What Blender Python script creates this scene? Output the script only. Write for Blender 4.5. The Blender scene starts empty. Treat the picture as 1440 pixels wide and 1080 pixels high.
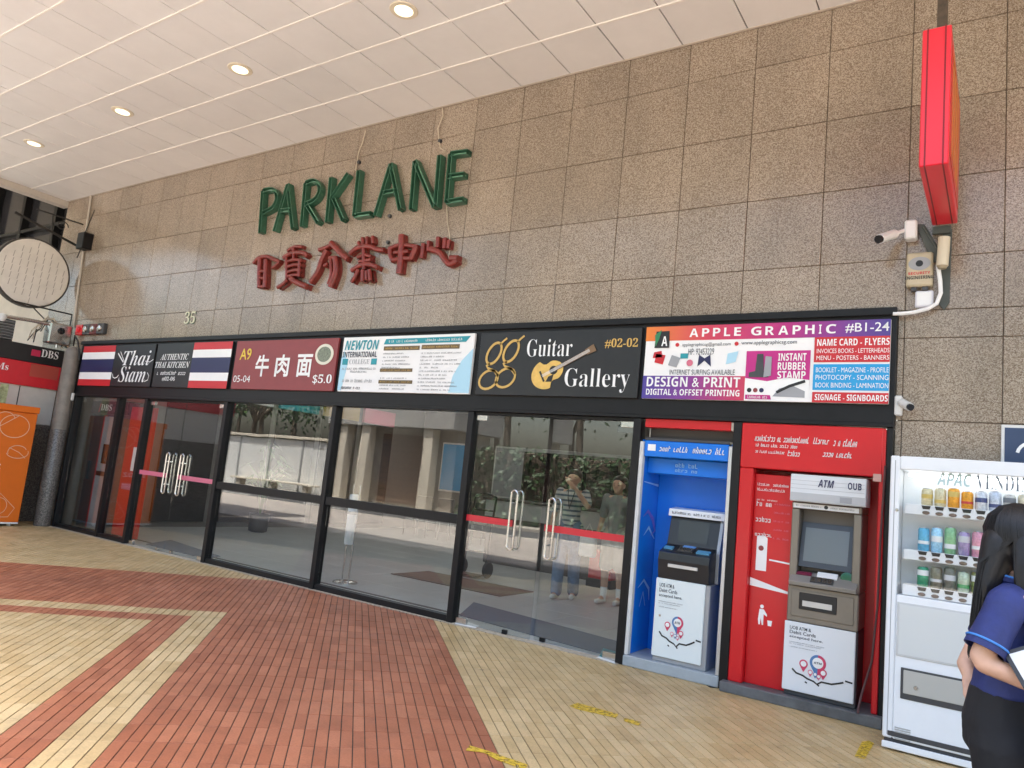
import bpy, bmesh, math, random
from mathutils import Vector, Matrix
random.seed(7)
SC = bpy.context.scene
COL = SC.collection
R_ = math.radians

# ------------------------------------------------------------------ camera
H, D = 1.408, 5.94            # eye height, distance to the granite wall (wall plane y = D)
YAW, PIT, ROL, FPX = R_(-34.03), R_(7.472), R_(5.757), 1038.0
fw = Vector((math.sin(YAW)*math.cos(PIT), math.cos(YAW)*math.cos(PIT), math.sin(PIT)))
rt0 = Vector((math.cos(YAW), -math.sin(YAW), 0)); up0 = rt0.cross(fw)
rt = rt0*math.cos(ROL) + up0*math.sin(ROL); up = up0*math.cos(ROL) - rt0*math.sin(ROL)
cam = bpy.data.cameras.new('camera'); camo = bpy.data.objects.new('camera', cam); COL.objects.link(camo)
cam.sensor_width = 36; cam.sensor_fit = 'HORIZONTAL'; cam.lens = 36*FPX/1440; cam.clip_start = .05; cam.clip_end = 1500
camo.matrix_world = Matrix(((rt.x, up.x, -fw.x, 0), (rt.y, up.y, -fw.y, 0), (rt.z, up.z, -fw.z, H), (0, 0, 0, 1)))
SC.camera = camo

# ------------------------------------------------------------------ sky, sun, exposure
SUN_EL, SUN_AZ = R_(74), R_(12)       # high noon sun behind the building: the covered walkway lies in its short shadow
wd = bpy.data.worlds.new('World'); SC.world = wd; wd.use_nodes = True
wn = wd.node_tree; bg = wn.nodes['Background']
sky = wn.nodes.new('ShaderNodeTexSky'); sky.sky_type = 'NISHITA'; sky.sun_disc = False
sky.sun_elevation = SUN_EL; sky.sun_rotation = SUN_AZ; sky.air_density = 1.3; sky.dust_density = 6.0; sky.ozone_density = .3
wn.links.new(sky.outputs[0], bg.inputs[0]); bg.inputs[1].default_value = .15
sl = bpy.data.lights.new('sun', 'SUN'); sl.energy = 5.0; sl.angle = R_(.53); sl.color = (1, .96, .90)
so = bpy.data.objects.new('sun', sl); COL.objects.link(so)
so.rotation_euler = (-(math.pi/2-SUN_EL), 0, -SUN_AZ); so.location = (0, -10, 30)
SC.view_settings.view_transform = 'Standard'; SC.view_settings.look = 'None'
SC.view_settings.gamma = 1; SC.view_settings.exposure = 2.5; SC.view_settings.use_curve_mapping = False
SC.render.engine = 'CYCLES'; SC.cycles.max_bounces = 10; SC.cycles.diffuse_bounces = 5; SC.cycles.transparent_max_bounces = 16
SC.cycles.use_denoising = True

# ------------------------------------------------------------------ pixel -> place (distance always from the wall, floor or thing touched)
def ray(px, py):
    return rt*((px-720)/FPX) - up*((py-540)/FPX) + fw
def P(px, py, y=D):
    v = ray(px, py); t = y/v.y
    return (v.x*t, H+v.z*t)
def F(px, py, z=0.):
    v = ray(px, py); t = (z-H)/v.z
    return (v.x*t, v.y*t)
def PX(px, py, x):
    v = ray(px, py); t = x/v.x
    return (v.y*t, H+v.z*t)

# ------------------------------------------------------------------ materials
MATS = {}
def mat(name, col, rough=.5, metal=0., spec=.5, noise=0., nscale=8., bump=0., bscale=60., emit=None, es=0., coat=0., rnd=0.):
    if name in MATS: return MATS[name]
    m = bpy.data.materials.new(name); m.use_nodes = True; MATS[name] = m
    nt = m.node_tree; b = nt.nodes['Principled BSDF']; N = nt.nodes.new; L = nt.links.new
    b.inputs['Base Color'].default_value = (*col, 1); b.inputs['Roughness'].default_value = rough
    b.inputs['Metallic'].default_value = metal; b.inputs['Specular IOR Level'].default_value = spec
    b.inputs['Coat Weight'].default_value = coat; b.inputs['Coat Roughness'].default_value = .1
    if emit: b.inputs['Emission Color'].default_value = (*emit, 1); b.inputs['Emission Strength'].default_value = es
    geo = N('ShaderNodeNewGeometry')
    src = None
    if noise:
        n = N('ShaderNodeTexNoise'); n.inputs['Scale'].default_value = nscale; n.inputs['Detail'].default_value = 5; n.inputs['Roughness'].default_value = .65
        L(geo.outputs['Position'], n.inputs['Vector'])
        mr = N('ShaderNodeMapRange'); mr.inputs[1].default_value = .3; mr.inputs[2].default_value = .7; mr.inputs[3].default_value = 1-noise; mr.inputs[4].default_value = 1+noise
        L(n.outputs['Fac'], mr.inputs[0]); src = mr.outputs[0]
        mr2 = N('ShaderNodeMapRange'); mr2.inputs[3].default_value = max(.02, rough-.6*noise*rough); mr2.inputs[4].default_value = min(1, rough+.9*noise*rough)
        L(n.outputs['Fac'], mr2.inputs[0]); L(mr2.outputs[0], b.inputs['Roughness'])
    if rnd:
        oi = N('ShaderNodeObjectInfo'); mr = N('ShaderNodeMapRange'); mr.inputs[3].default_value = 1-rnd; mr.inputs[4].default_value = 1+rnd
        L(oi.outputs['Random'], mr.inputs[0])
        if src:
            mm = N('ShaderNodeMath'); mm.operation = 'MULTIPLY'; L(src, mm.inputs[0]); L(mr.outputs[0], mm.inputs[1]); src = mm.outputs[0]
        else: src = mr.outputs[0]
    if src:
        vm = N('ShaderNodeVectorMath'); vm.operation = 'SCALE'; vm.inputs[0].default_value = col; L(src, vm.inputs['Scale']); L(vm.outputs[0], b.inputs['Base Color'])
    if bump:
        n = N('ShaderNodeTexNoise'); n.inputs['Scale'].default_value = bscale; n.inputs['Detail'].default_value = 4
        L(geo.outputs['Position'], n.inputs['Vector'])
        bp = N('ShaderNodeBump'); bp.inputs['Strength'].default_value = bump; bp.inputs['Distance'].default_value = .01
        L(n.outputs['Fac'], bp.inputs['Height']); L(bp.outputs[0], b.inputs['Normal'])
    return m

def granite(name, cols, rough, scale=150., rnd=.08, stain=.16):
    m = bpy.data.materials.new(name); m.use_nodes = True; MATS[name] = m
    nt = m.node_tree; b = nt.nodes['Principled BSDF']; N = nt.nodes.new; L = nt.links.new
    geo = N('ShaderNodeNewGeometry')
    v = N('ShaderNodeTexVoronoi'); v.inputs['Scale'].default_value = scale; L(geo.outputs['Position'], v.inputs['Vector'])
    n1 = N('ShaderNodeTexNoise'); n1.inputs['Scale'].default_value = scale*.45; n1.inputs['Detail'].default_value = 6; n1.inputs['Roughness'].default_value = .7
    L(geo.outputs['Position'], n1.inputs['Vector'])
    sep = N('ShaderNodeSeparateColor'); L(v.outputs['Color'], sep.inputs[0])
    ad = N('ShaderNodeMath'); ad.operation = 'ADD'; L(sep.outputs[0], ad.inputs[0]); L(n1.outputs['Fac'], ad.inputs[1])
    hf = N('ShaderNodeMath'); hf.operation = 'MULTIPLY'; hf.inputs[1].default_value = .5; L(ad.outputs[0], hf.inputs[0])
    cr = N('ShaderNodeValToRGB'); e = cr.color_ramp.elements
    for i, (p, c) in enumerate(cols):
        el = e[i] if i < 2 else e.new(p)
        el.position = p; el.color = (*c, 1)
    L(hf.outputs[0], cr.inputs[0])
    oi = N('ShaderNodeObjectInfo'); mr = N('ShaderNodeMapRange'); mr.inputs[3].default_value = 1-rnd; mr.inputs[4].default_value = 1+rnd; L(oi.outputs['Random'], mr.inputs[0])
    n2 = N('ShaderNodeTexNoise'); n2.inputs['Scale'].default_value = 1.3; n2.inputs['Detail'].default_value = 6; n2.inputs['Roughness'].default_value = .6
    mp = N('ShaderNodeMapping'); mp.inputs['Scale'].default_value = (1.6, 1, .7); L(geo.outputs['Position'], mp.inputs[0]); L(mp.outputs[0], n2.inputs['Vector'])
    ms = N('ShaderNodeMapRange'); ms.inputs[1].default_value = .3; ms.inputs[2].default_value = .72; ms.inputs[3].default_value = 1+stain*.5; ms.inputs[4].default_value = 1-stain; L(n2.outputs['Fac'], ms.inputs[0])
    mu = N('ShaderNodeMath'); mu.operation = 'MULTIPLY'; L(mr.outputs[0], mu.inputs[0]); L(ms.outputs[0], mu.inputs[1])
    vm = N('ShaderNodeVectorMath'); vm.operation = 'SCALE'; L(cr.outputs[0], vm.inputs[0]); L(mu.outputs[0], vm.inputs['Scale'])
    L(vm.outputs[0], b.inputs['Base Color'])
    rr = N('ShaderNodeMapRange'); rr.inputs[3].default_value = rough*.75; rr.inputs[4].default_value = rough*1.35; L(n2.outputs['Fac'], rr.inputs[0]); L(rr.outputs[0], b.inputs['Roughness'])
    return m

def paver(name, cols, scale_sheen=.5):
    """clay strip paver: every tile of the 45-degree grid gets its own shade"""
    m = bpy.data.materials.new(name); m.use_nodes = True; MATS[name] = m
    nt = m.node_tree; b = nt.nodes['Principled BSDF']; N = nt.nodes.new; L = nt.links.new
    geo = N('ShaderNodeNewGeometry')
    mp = N('ShaderNodeMapping'); mp.inputs['Rotation'].default_value = (0, 0, R_(-45)); L(geo.outputs['Position'], mp.inputs[0])
    dv = N('ShaderNodeVectorMath'); dv.operation = 'DIVIDE'; dv.inputs[1].default_value = (.0625, .243, 50); L(mp.outputs[0], dv.inputs[0])
    of = N('ShaderNodeVectorMath'); of.operation = 'ADD'; of.inputs[1].default_value = (.98/.0625+40, 40-7.15/.243, 20.5); L(dv.outputs[0], of.inputs[0])
    fl = N('ShaderNodeVectorMath'); fl.operation = 'FLOOR'; L(of.outputs[0], fl.inputs[0])
    wnz = N('ShaderNodeTexWhiteNoise'); L(fl.outputs[0], wnz.inputs['Vector'])
    cr = N('ShaderNodeValToRGB'); e = cr.color_ramp.elements
    for i, (p, c) in enumerate(cols):
        el = e[i] if i < 2 else e.new(p)
        el.position = p; el.color = (*c, 1)
    L(wnz.outputs['Value'], cr.inputs[0])
    n1 = N('ShaderNodeTexNoise'); n1.inputs['Scale'].default_value = 1.1; n1.inputs['Detail'].default_value = 7; n1.inputs['Roughness'].default_value = .62; L(geo.outputs['Position'], n1.inputs['Vector'])
    n2 = N('ShaderNodeTexNoise'); n2.inputs['Scale'].default_value = 90; n2.inputs['Detail'].default_value = 4; L(geo.outputs['Position'], n2.inputs['Vector'])
    a = N('ShaderNodeMapRange'); a.inputs[1].default_value = .32; a.inputs[2].default_value = .7; a.inputs[3].default_value = 1.1; a.inputs[4].default_value = .8; L(n1.outputs['Fac'], a.inputs[0])
    c = N('ShaderNodeMapRange'); c.inputs[1].default_value = .3; c.inputs[2].default_value = .7; c.inputs[3].default_value = .88; c.inputs[4].default_value = 1.1; L(n2.outputs['Fac'], c.inputs[0])
    mu0 = N('ShaderNodeMath'); mu0.operation = 'MULTIPLY'; L(a.outputs[0], mu0.inputs[0]); L(c.outputs[0], mu0.inputs[1])
    vo = N('ShaderNodeTexVoronoi'); vo.inputs['Scale'].default_value = 2.6; L(geo.outputs['Position'], vo.inputs['Vector'])       # gum and oil spots
    sp = N('ShaderNodeMapRange'); sp.inputs[1].default_value = .035; sp.inputs[2].default_value = .06; sp.inputs[3].default_value = .62; sp.inputs[4].default_value = 1; L(vo.outputs['Distance'], sp.inputs[0])
    n3 = N('ShaderNodeTexNoise'); n3.inputs['Scale'].default_value = 6; n3.inputs['Detail'].default_value = 8; n3.inputs['Roughness'].default_value = .72; L(geo.outputs['Position'], n3.inputs['Vector'])
    gr = N('ShaderNodeMapRange'); gr.inputs[1].default_value = .5; gr.inputs[2].default_value = .72; gr.inputs[3].default_value = 1; gr.inputs[4].default_value = .74; L(n3.outputs['Fac'], gr.inputs[0])
    mu1 = N('ShaderNodeMath'); mu1.operation = 'MULTIPLY'; L(sp.outputs[0], mu1.inputs[0]); L(gr.outputs[0], mu1.inputs[1])
    mu = N('ShaderNodeMath'); mu.operation = 'MULTIPLY'; L(mu0.outputs[0], mu.inputs[0]); L(mu1.outputs[0], mu.inputs[1])
    vm = N('ShaderNodeVectorMath'); vm.operation = 'SCALE'; L(cr.outputs[0], vm.inputs[0]); L(mu.outputs[0], vm.inputs['Scale']); L(vm.outputs[0], b.inputs['Base Color'])
    rr = N('ShaderNodeMapRange'); rr.inputs[1].default_value = .3; rr.inputs[2].default_value = .7; rr.inputs[3].default_value = scale_sheen*.8; rr.inputs[4].default_value = scale_sheen*1.25; L(n1.outputs['Fac'], rr.inputs[0]); L(rr.outputs[0], b.inputs['Roughness'])
    bp = N('ShaderNodeBump'); bp.inputs['Strength'].default_value = .12; bp.inputs['Distance'].default_value = .004; L(n2.outputs['Fac'], bp.inputs['Height']); L(bp.outputs[0], b.inputs['Normal'])
    return m

def glass(name, tint=(.86, .9, .9), boost=1.0):
    m = bpy.data.materials.new(name); m.use_nodes = True; MATS[name] = m
    nt = m.node_tree; N = nt.nodes.new; L = nt.links.new
    nt.nodes.remove(nt.nodes['Principled BSDF']); out = nt.nodes['Material Output']
    tr = N('ShaderNodeBsdfTransparent'); tr.inputs[0].default_value = (*tint, 1)
    gl = N('ShaderNodeBsdfGlossy'); gl.inputs['Roughness'].default_value = .0
    geo = N('ShaderNodeNewGeometry')
    n = N('ShaderNodeTexNoise'); n.inputs['Scale'].default_value = 1.6; n.inputs['Detail'].default_value = 1; L(geo.outputs['Position'], n.inputs['Vector'])
    bp = N('ShaderNodeBump'); bp.inputs['Strength'].default_value = .05; bp.inputs['Distance'].default_value = .012; L(n.outputs['Fac'], bp.inputs['Height']); L(bp.outputs[0], gl.inputs['Normal'])
    ma = N('ShaderNodeMath'); ma.operation = 'MULTIPLY'; ma.inputs[1].default_value = boost; ma.use_clamp = True
    dt = N('ShaderNodeVectorMath'); dt.operation = 'DOT_PRODUCT'; L(geo.outputs['Incoming'], dt.inputs[0]); L(geo.outputs['Normal'], dt.inputs[1])   # Schlick's reflectance, same from both sides
    ab = N('ShaderNodeMath'); ab.operation = 'ABSOLUTE'; L(dt.outputs['Value'], ab.inputs[0]); iv = N('ShaderNodeMath'); iv.operation = 'SUBTRACT'; iv.inputs[0].default_value = 1; L(ab.outputs[0], iv.inputs[1])
    pw = N('ShaderNodeMath'); pw.operation = 'POWER'; pw.inputs[1].default_value = 5; L(iv.outputs[0], pw.inputs[0]); mad = N('ShaderNodeMath'); mad.operation = 'MULTIPLY_ADD'; mad.inputs[1].default_value = .957; mad.inputs[2].default_value = .043; L(pw.outputs[0], mad.inputs[0]); L(mad.outputs[0], ma.inputs[0])
    mx = N('ShaderNodeMixShader'); L(ma.outputs[0], mx.inputs[0]); L(tr.outputs[0], mx.inputs[1]); L(gl.outputs[0], mx.inputs[2]); L(mx.outputs[0], out.inputs[0])
    return m

# ------------------------------------------------------------------ object helpers
def setp(o, label=None, cat=None, group=None, kind=None):
    if label: o['label'] = label
    if cat: o['category'] = cat
    if group: o['group'] = group
    if kind: o['kind'] = kind
    return o
def thing(name, label, cat, loc=(0, 0, 0), group=None, rz=0.):
    o = bpy.data.objects.new(name, None); COL.objects.link(o); o.location = loc; o.rotation_euler = (0, 0, rz); o.empty_display_size = .1
    return setp(o, label, cat, group)
def wloc(o):
    v = Vector((0, 0, 0))
    while o: v += Vector(o.location); o = o.parent
    return v

class MB:
    def __init__(s): s.v = []; s.f = []
    def poly(s, pts): n = len(s.v); s.v += [tuple(p) for p in pts]; s.f.append(tuple(range(n, n+len(pts)))); return s
    def box(s, x0, x1, y0, y1, z0, z1):
        n = len(s.v); s.v += [(x0,y0,z0),(x1,y0,z0),(x1,y1,z0),(x0,y1,z0),(x0,y0,z1),(x1,y0,z1),(x1,y1,z1),(x0,y1,z1)]
        s.f += [tuple(n+i for i in q) for q in ((0,3,2,1),(4,5,6,7),(0,1,5,4),(1,2,6,5),(2,3,7,6),(3,0,4,7))]; return s
    def bbox(s, x0, x1, y0, y1, z0, z1, b=.004):
        """box with chamfered edges"""
        n = len(s.v); xs = (x0, x0+b, x1-b, x1); ys = (y0, y0+b, y1-b, y1); zs = (z0, z0+b, z1-b, z1)
        idx = {}
        for i in range(2):
            for j in range(2):
                for k in range(2):
                    X = (xs[0], xs[1]) if i == 0 else (xs[3], xs[2]); Y = (ys[0], ys[1]) if j == 0 else (ys[3], ys[2]); Z = (zs[0], zs[1]) if k == 0 else (zs[3], zs[2])
                    for a, p in (('x', (X[0], Y[1], Z[1])), ('y', (X[1], Y[0], Z[1])), ('z', (X[1], Y[1], Z[0]))):
                        idx[i, j, k, a] = len(s.v); s.v.append(p)
        def q(*ks): s.f.append(tuple(idx[k] for k in ks))
        q((0,0,0,'x'),(0,0,1,'x'),(0,1,1,'x'),(0,1,0,'x')); q((1,0,0,'x'),(1,1,0,'x'),(1,1,1,'x'),(1,0,1,'x'))
        q((0,0,0,'y'),(1,0,0,'y'),(1,0,1,'y'),(0,0,1,'y')); q((0,1,0,'y'),(0,1,1,'y'),(1,1,1,'y'),(1,1,0,'y'))
        q((0,0,0,'z'),(0,1,0,'z'),(1,1,0,'z'),(1,0,0,'z')); q((0,0,1,'z'),(1,0,1,'z'),(1,1,1,'z'),(0,1,1,'z'))
        for j in range(2):
            for k in range(2): q((0,j,k,'y'),(1,j,k,'y'),(1,j,k,'z'),(0,j,k,'z'))
        for i in range(2):
            for k in range(2): q((i,0,k,'x'),(i,1,k,'x'),(i,1,k,'z'),(i,0,k,'z'))
        for i in range(2):
            for j in range(2): q((i,j,0,'x'),(i,j,1,'x'),(i,j,1,'y'),(i,j,0,'y'))
        for i in range(2):
            for j in range(2):
                for k in range(2): q((i,j,k,'x'),(i,j,k,'y'),(i,j,k,'z'))
        return s
    def tube(s, pts, r, n=8, r1=None, cap=True):
        pts = [Vector(p) for p in pts]; m = len(pts); base = len(s.v); prev = None
        for i, p in enumerate(pts):
            t = (pts[min(i+1, m-1)]-pts[max(i-1, 0)]).normalized()
            if prev is None: a = t.orthogonal().normalized()
            else: a = (prev - t*prev.dot(t)); a = a.normalized() if a.length > 1e-6 else t.orthogonal().normalized()
            prev = a; b = t.cross(a); rr = r if r1 is None else r+(r1-r)*i/max(1, m-1)
            for k in range(n):
                an = 2*math.pi*k/n; s.v.append(tuple(p+(a*math.cos(an)+b*math.sin(an))*rr))
        for i in range(m-1):
            for k in range(n):
                k2 = (k+1) % n; s.f.append((base+i*n+k, base+i*n+k2, base+(i+1)*n+k2, base+(i+1)*n+k))
        if cap:
            s.f.append(tuple(base+k for k in range(n))[::-1]); s.f.append(tuple(base+(m-1)*n+k for k in range(n)))
        return s
    def cyl(s, p0, p1, r, n=16, r1=None): return s.tube([p0, p1], r, n, r1)
    def lathe(s, prof, c=(0, 0, 0), n=20, axis='z'):
        base = len(s.v)
        for (r, h) in prof:
            for k in range(n):
                a = 2*math.pi*k/n; x, y = r*math.cos(a), r*math.sin(a)
                s.v.append((c[0]+x, c[1]+y, c[2]+h) if axis == 'z' else (c[0]+x, c[1]+h, c[2]+y) if axis == 'y' else (c[0]+h, c[1]+x, c[2]+y))
        for i in range(len(prof)-1):
            for k in range(n):
                k2 = (k+1) % n; s.f.append((base+i*n+k, base+i*n+k2, base+(i+1)*n+k2, base+(i+1)*n+k))
        s.f.append(tuple(base+k for k in range(n))[::-1]); s.f.append(tuple(base+(len(prof)-1)*n+k for k in range(n))); return s
    def prism(s, pts2, a0, a1, axis='y'):
        """2-D outline extruded along an axis: axis y -> (x,z), axis x -> (y,z), axis z -> (x,y)"""
        n = len(pts2); base = len(s.v)
        for a in (a0, a1):
            for (u, w) in pts2: s.v.append((u, a, w) if axis == 'y' else (a, u, w) if axis == 'x' else (u, w, a))
        s.f.append(tuple(base+i for i in range(n))); s.f.append(tuple(base+n+i for i in range(n))[::-1])
        for i in range(n):
            j = (i+1) % n; s.f.append((base+j, base+i, base+n+i, base+n+j))
        return s
    def mesh(s, name):
        me = bpy.data.meshes.new(name); me.from_pydata(s.v, [], s.f); me.update()
        bm = bmesh.new(); bm.from_mesh(me); bmesh.ops.recalc_face_normals(bm, faces=bm.faces); bm.to_mesh(me); bm.free()
        return me
    def build(s, name, m, parent=None, smooth=False, bevel=0.):
        o_ = wloc(parent) if parent else Vector((0, 0, 0))
        if o_.length > 0: s.v = [(x-o_.x, y-o_.y, z-o_.z) for (x, y, z) in s.v]
        me = s.mesh(name)
        if bevel:
            bm = bmesh.new(); bm.from_mesh(me)
            es = [e for e in bm.edges if len(e.link_faces) == 2 and e.calc_face_angle(0) > .5]
            bmesh.ops.bevel(bm, geom=es, offset=bevel, segments=2, affect='EDGES', profile=.6, clamp_overlap=True); bm.to_mesh(me); bm.free()
        me.materials.append(m)
        if smooth:
            for p in me.polygons: p.use_smooth = True
            try: me.set_sharp_from_angle(angle=R_(42))
            except Exception: pass
        o = bpy.data.objects.new(name, me); COL.objects.link(o)
        if parent: o.parent = parent
        return o
def B(*a, b=.004): return MB().bbox(*a, b=b)
def struct(o): o['kind'] = 'structure'; return o

def fancy(s, style):
    base = {'serif': 0x1D400, 'serif_it': 0x1D468, 'sans': 0x1D5D4, 'sans_it': 0x1D63C, 'script': 0x1D4D0}.get(style)
    if not base: return s
    dig = {'serif': 0x1D7CE, 'sans': 0x1D7EC}.get(style)
    o = ''
    for ch in s:
        if 'A' <= ch <= 'Z': o += chr(base+ord(ch)-65)
        elif 'a' <= ch <= 'z': o += chr(base+26+ord(ch)-97)
        elif ch.isdigit() and dig and ch.isascii(): o += chr(dig+ord(ch)-48)
        else: o += ch
    return o
TXT = bpy.data.objects.new('scratch_text', bpy.data.curves.new('scratch_text', 'FONT'))
def text_mesh(s, style=None, off=0., space=1., res=3):
    cu = TXT.data; cu.body = fancy(s, style); cu.size = 1; cu.offset = off; cu.resolution_u = res; cu.space_character = space; cu.fill_mode = 'FRONT'
    return bpy.data.meshes.new_from_object(TXT)
def scribble(parent, box, y, m, n=18, seed=1, face='front', name='small_print', slant=.0):
    """a line of print too small or blurred to read: n letter-like marks"""
    rr = random.Random(seed); x0, x1, z0, z1 = box; w = (x1-x0)/n; h = z1-z0; mb = MB()
    def bar(a0, a1, b0, b1):
        pts = [(a0+slant*(b0-z0), b0), (a1+slant*(b0-z0), b0), (a1+slant*(b1-z0), b1), (a0+slant*(b1-z0), b1)]
        mb.poly([(u, y, v) if face == 'front' else (y, u, v) for u, v in pts])
    for k in range(n):
        if rr.random() < .14 and 0 < k < n-1: continue
        a = x0+w*(k+.1); b = a+w*.75; t_ = w*.24; top = z1 if rr.random() < .4 else z0+h*.72
        c = rr.random()
        if c < .75: bar(a, a+t_, z0, top)
        if c > .35: bar(b-t_, b, z0, z0+h*.72)
        if c > .2: bar(a, b, z0+h*.72-h*.16, z0+h*.72)
        if c > .6 or c < .3: bar(a, b, z0, z0+h*.16)
    o = mb.build(name, m, parent); o['kind'] = 'stuff'; return o
def txt(s, parent, box, y, m, style=None, off=0., face='front', name='lettering', skew=0., space=1., label=None):
    """flat print fitted to a box; face 'front' looks to -y at depth y, 'side' looks to +x at x = y"""
    me = text_mesh(s, style, off, space); me.name = name
    if not me.vertices: return None
    xs = [v.co.x for v in me.vertices]; ys = [v.co.y for v in me.vertices]
    mx, Mx, my, My = min(xs), max(xs), min(ys), max(ys); a0, a1, z0, z1 = box; o_ = wloc(parent)
    for v in me.vertices:
        u = (v.co.x-mx)/max(1e-6, Mx-mx); w = (v.co.y-my)/max(1e-6, My-my)
        h = a0+(a1-a0)*u+skew*(w-.5)*(z1-z0); z = z0+(z1-z0)*w
        v.co = Vector((h, y, z) if face == 'front' else (y, h, z))-o_
    me.update()
    me.materials.clear(); me.materials.append(m)
    o = bpy.data.objects.new(name, me); COL.objects.link(o); o.parent = parent
    if label: o['label'] = label
    return o
def pb(px0, px1, top, bot, y):
    """box on the plane y from a text's left, right, top and bottom pixels (top and bottom read at its middle)"""
    pm = (px0+px1)/2; ym = (top+bot)/2; s = -.04
    return (P(px0, ym, y)[0], P(px1, ym, y)[0], P(pm, bot, y)[1], P(pm, top, y)[1])
def flat(parent, name, pts, y, m, t=.002):
    """thin printed patch: outline in (x, z)"""
    return MB().prism(pts, y, y+t, 'y').build(name, m, parent)
def rect(x0, x1, z0, z1): return [(x0, z0), (x1, z0), (x1, z1), (x0, z1)]
def disc(cx, cz, r, n=20, ry=None): return [(cx+r*math.cos(2*math.pi*i/n), cz+(ry or r)*math.sin(2*math.pi*i/n)) for i in range(n)]
def ribbon(pts, w):
    """stroke of width w as outline"""
    L_, Rr = [], []
    n = len(pts)
    for i, p in enumerate(pts):
        a = Vector(pts[max(0, i-1)]); b = Vector(pts[min(n-1, i+1)]); t = (b-a)
        t = t.normalized() if t.length > 0 else Vector((1, 0)); nn = Vector((-t.y, t.x))
        ww = w[i] if isinstance(w, (list, tuple)) else w
        L_.append((p[0]+nn.x*ww/2, p[1]+nn.y*ww/2)); Rr.append((p[0]-nn.x*ww/2, p[1]-nn.y*ww/2))
    return L_+Rr[::-1]
def strokes(parent, name, lst, y, m, t=.002):
    """polyline strokes laid as quads: lst of (points, width)"""
    mb = MB(); o_ = wloc(parent)
    for pts, w in lst:
        rb = ribbon(pts, w); n = len(pts)
        for i in range(n-1):
            a, b, c, d = rb[i], rb[i+1], rb[2*n-2-i], rb[2*n-1-i]
            mb.poly([(a[0], y, a[1]), (b[0], y, b[1]), (c[0], y, c[1]), (d[0], y, d[1])])
    return mb.build(name, m, parent)
# ------------------------------------------------------------------ material list
G_WALL = granite('granite_brown', [(.26, (.165, .118, .084)), (.40, (.24, .184, .135)), (.50, (.298, .236, .178)), (.60, (.355, .29, .224)), (.76, (.43, .365, .296))], .15, scale=165, rnd=.08, stain=.18)
G_DARK = granite('granite_grey', [(.3, (.05, .043, .038)), (.5, (.115, .102, .09)), (.7, (.2, .18, .16))], .3, scale=90)
RED_T = paver('paver_red', [(0., (.33, .107, .049)), (.5, (.38, .13, .061)), (1., (.43, .157, .077))], .5)
BEI_T = paver('paver_beige', [(0., (.52, .36, .165)), (.5, (.575, .41, .20)), (1., (.62, .455, .235))], .46)
GROUT = mat('grout', (.075, .058, .045), .85, noise=.3, nscale=30)
GROUT_L = mat('grout_light', (.42, .36, .28), .8, noise=.3, nscale=30)
CEIL = mat('ceiling_panel', (.78, .76, .75), .28, noise=.03, nscale=2.5, rnd=.035)
TEE = mat('ceiling_tee', (.80, .76, .71), .4)
DGAP = mat('ceiling_gap', (.10, .085, .075), .8)
BLACK = mat('black_aluminium', (.008, .008, .009), .42, spec=.3, noise=.25, nscale=12)
BLACKG = mat('black_gloss', (.012, .012, .014), .18)
GLASS = glass('shop_glass', (.92, .945, .94), 1.9)
GLASS2 = glass('thin_glass', (.98, .985, .985), .8)
WHITE = mat('white_paint', (.80, .81, .82), .35, noise=.03, nscale=6)
WHITE_D = mat('white_dull', (.66, .66, .64), .55, noise=.1, nscale=9)
STEEL = mat('steel', (.62, .61, .59), .25, 1.0)
ALU = mat('aluminium', (.60, .61, .62), .38, .7)
GREY = mat('grey_paint', (.30, .305, .31), .45, noise=.08, nscale=5)
DKGREY = mat('dark_grey', (.055, .056, .06), .45, noise=.15, nscale=6)
CONC = mat('concrete', (.45, .405, .345), .75, noise=.2, nscale=2.2, bump=.15)
CONC_L = mat('plaster_cream', (.62, .56, .46), .7, noise=.12, nscale=1.7)
ASPH = mat('asphalt', (.055, .055, .056), .85, noise=.25, nscale=14, bump=.2)
RUBBER = mat('rubber', (.02, .02, .02), .7)
P_WHITE = mat('print_white', (.86, .86, .85), .42, noise=.02)
P_BLACK = mat('print_black', (.016, .016, .017), .4, noise=.15, nscale=8)
P_RED = mat('print_red', (.56, .02, .028), .4)
P_NAVY = mat('print_navy', (.018, .02, .085), .4)
P_MAROON = mat('print_maroon', (.255, .042, .045), .42, noise=.06)
P_YEL = mat('print_yellow', (.80, .56, .06), .45)
P_GOLD = mat('print_gold', (.62, .40, .11), .4)
P_GREY = mat('print_grey', (.33, .34, .36), .45)
P_TEAL = mat('print_teal', (.02, .30, .36), .45)
P_LBLUE = mat('print_light_blue', (.42, .68, .82), .45)
P_SKY = mat('print_sky_blue', (.015, .33, .68), .42)
P_MAG = mat('print_magenta', (.52, .02, .22), .42)
P_PINK = mat('print_pink', (.66, .16, .24), .42)
P_GREEN = mat('print_green', (.03, .22, .09), .45)
RED_P = mat('red_panel', (.60, .010, .016), .28, noise=.04, nscale=3)
RED_S = mat('red_sign_plastic', (.72, .018, .035), .3)
BLUE_P = mat('blue_panel', (.006, .185, .74), .24, noise=.05, nscale=3)
TAUPE = mat('taupe_metal', (.225, .20, .165), .38, .35, noise=.06)
ORANGE = mat('orange_print', (.78, .165, .012), .35, noise=.03)
SKIN = mat('skin', (.62, .37, .26), .5, noise=.06, nscale=30)
HAIR = mat('hair_black', (.010, .009, .009), .46, spec=.35, noise=.3, nscale=60)
TILE_I = mat('lobby_tile', (.46, .465, .455), .3, noise=.06, nscale=3, rnd=.05)
MARBLE = mat('lobby_wall', (.15, .14, .125), .4, noise=.15, nscale=2)

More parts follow.
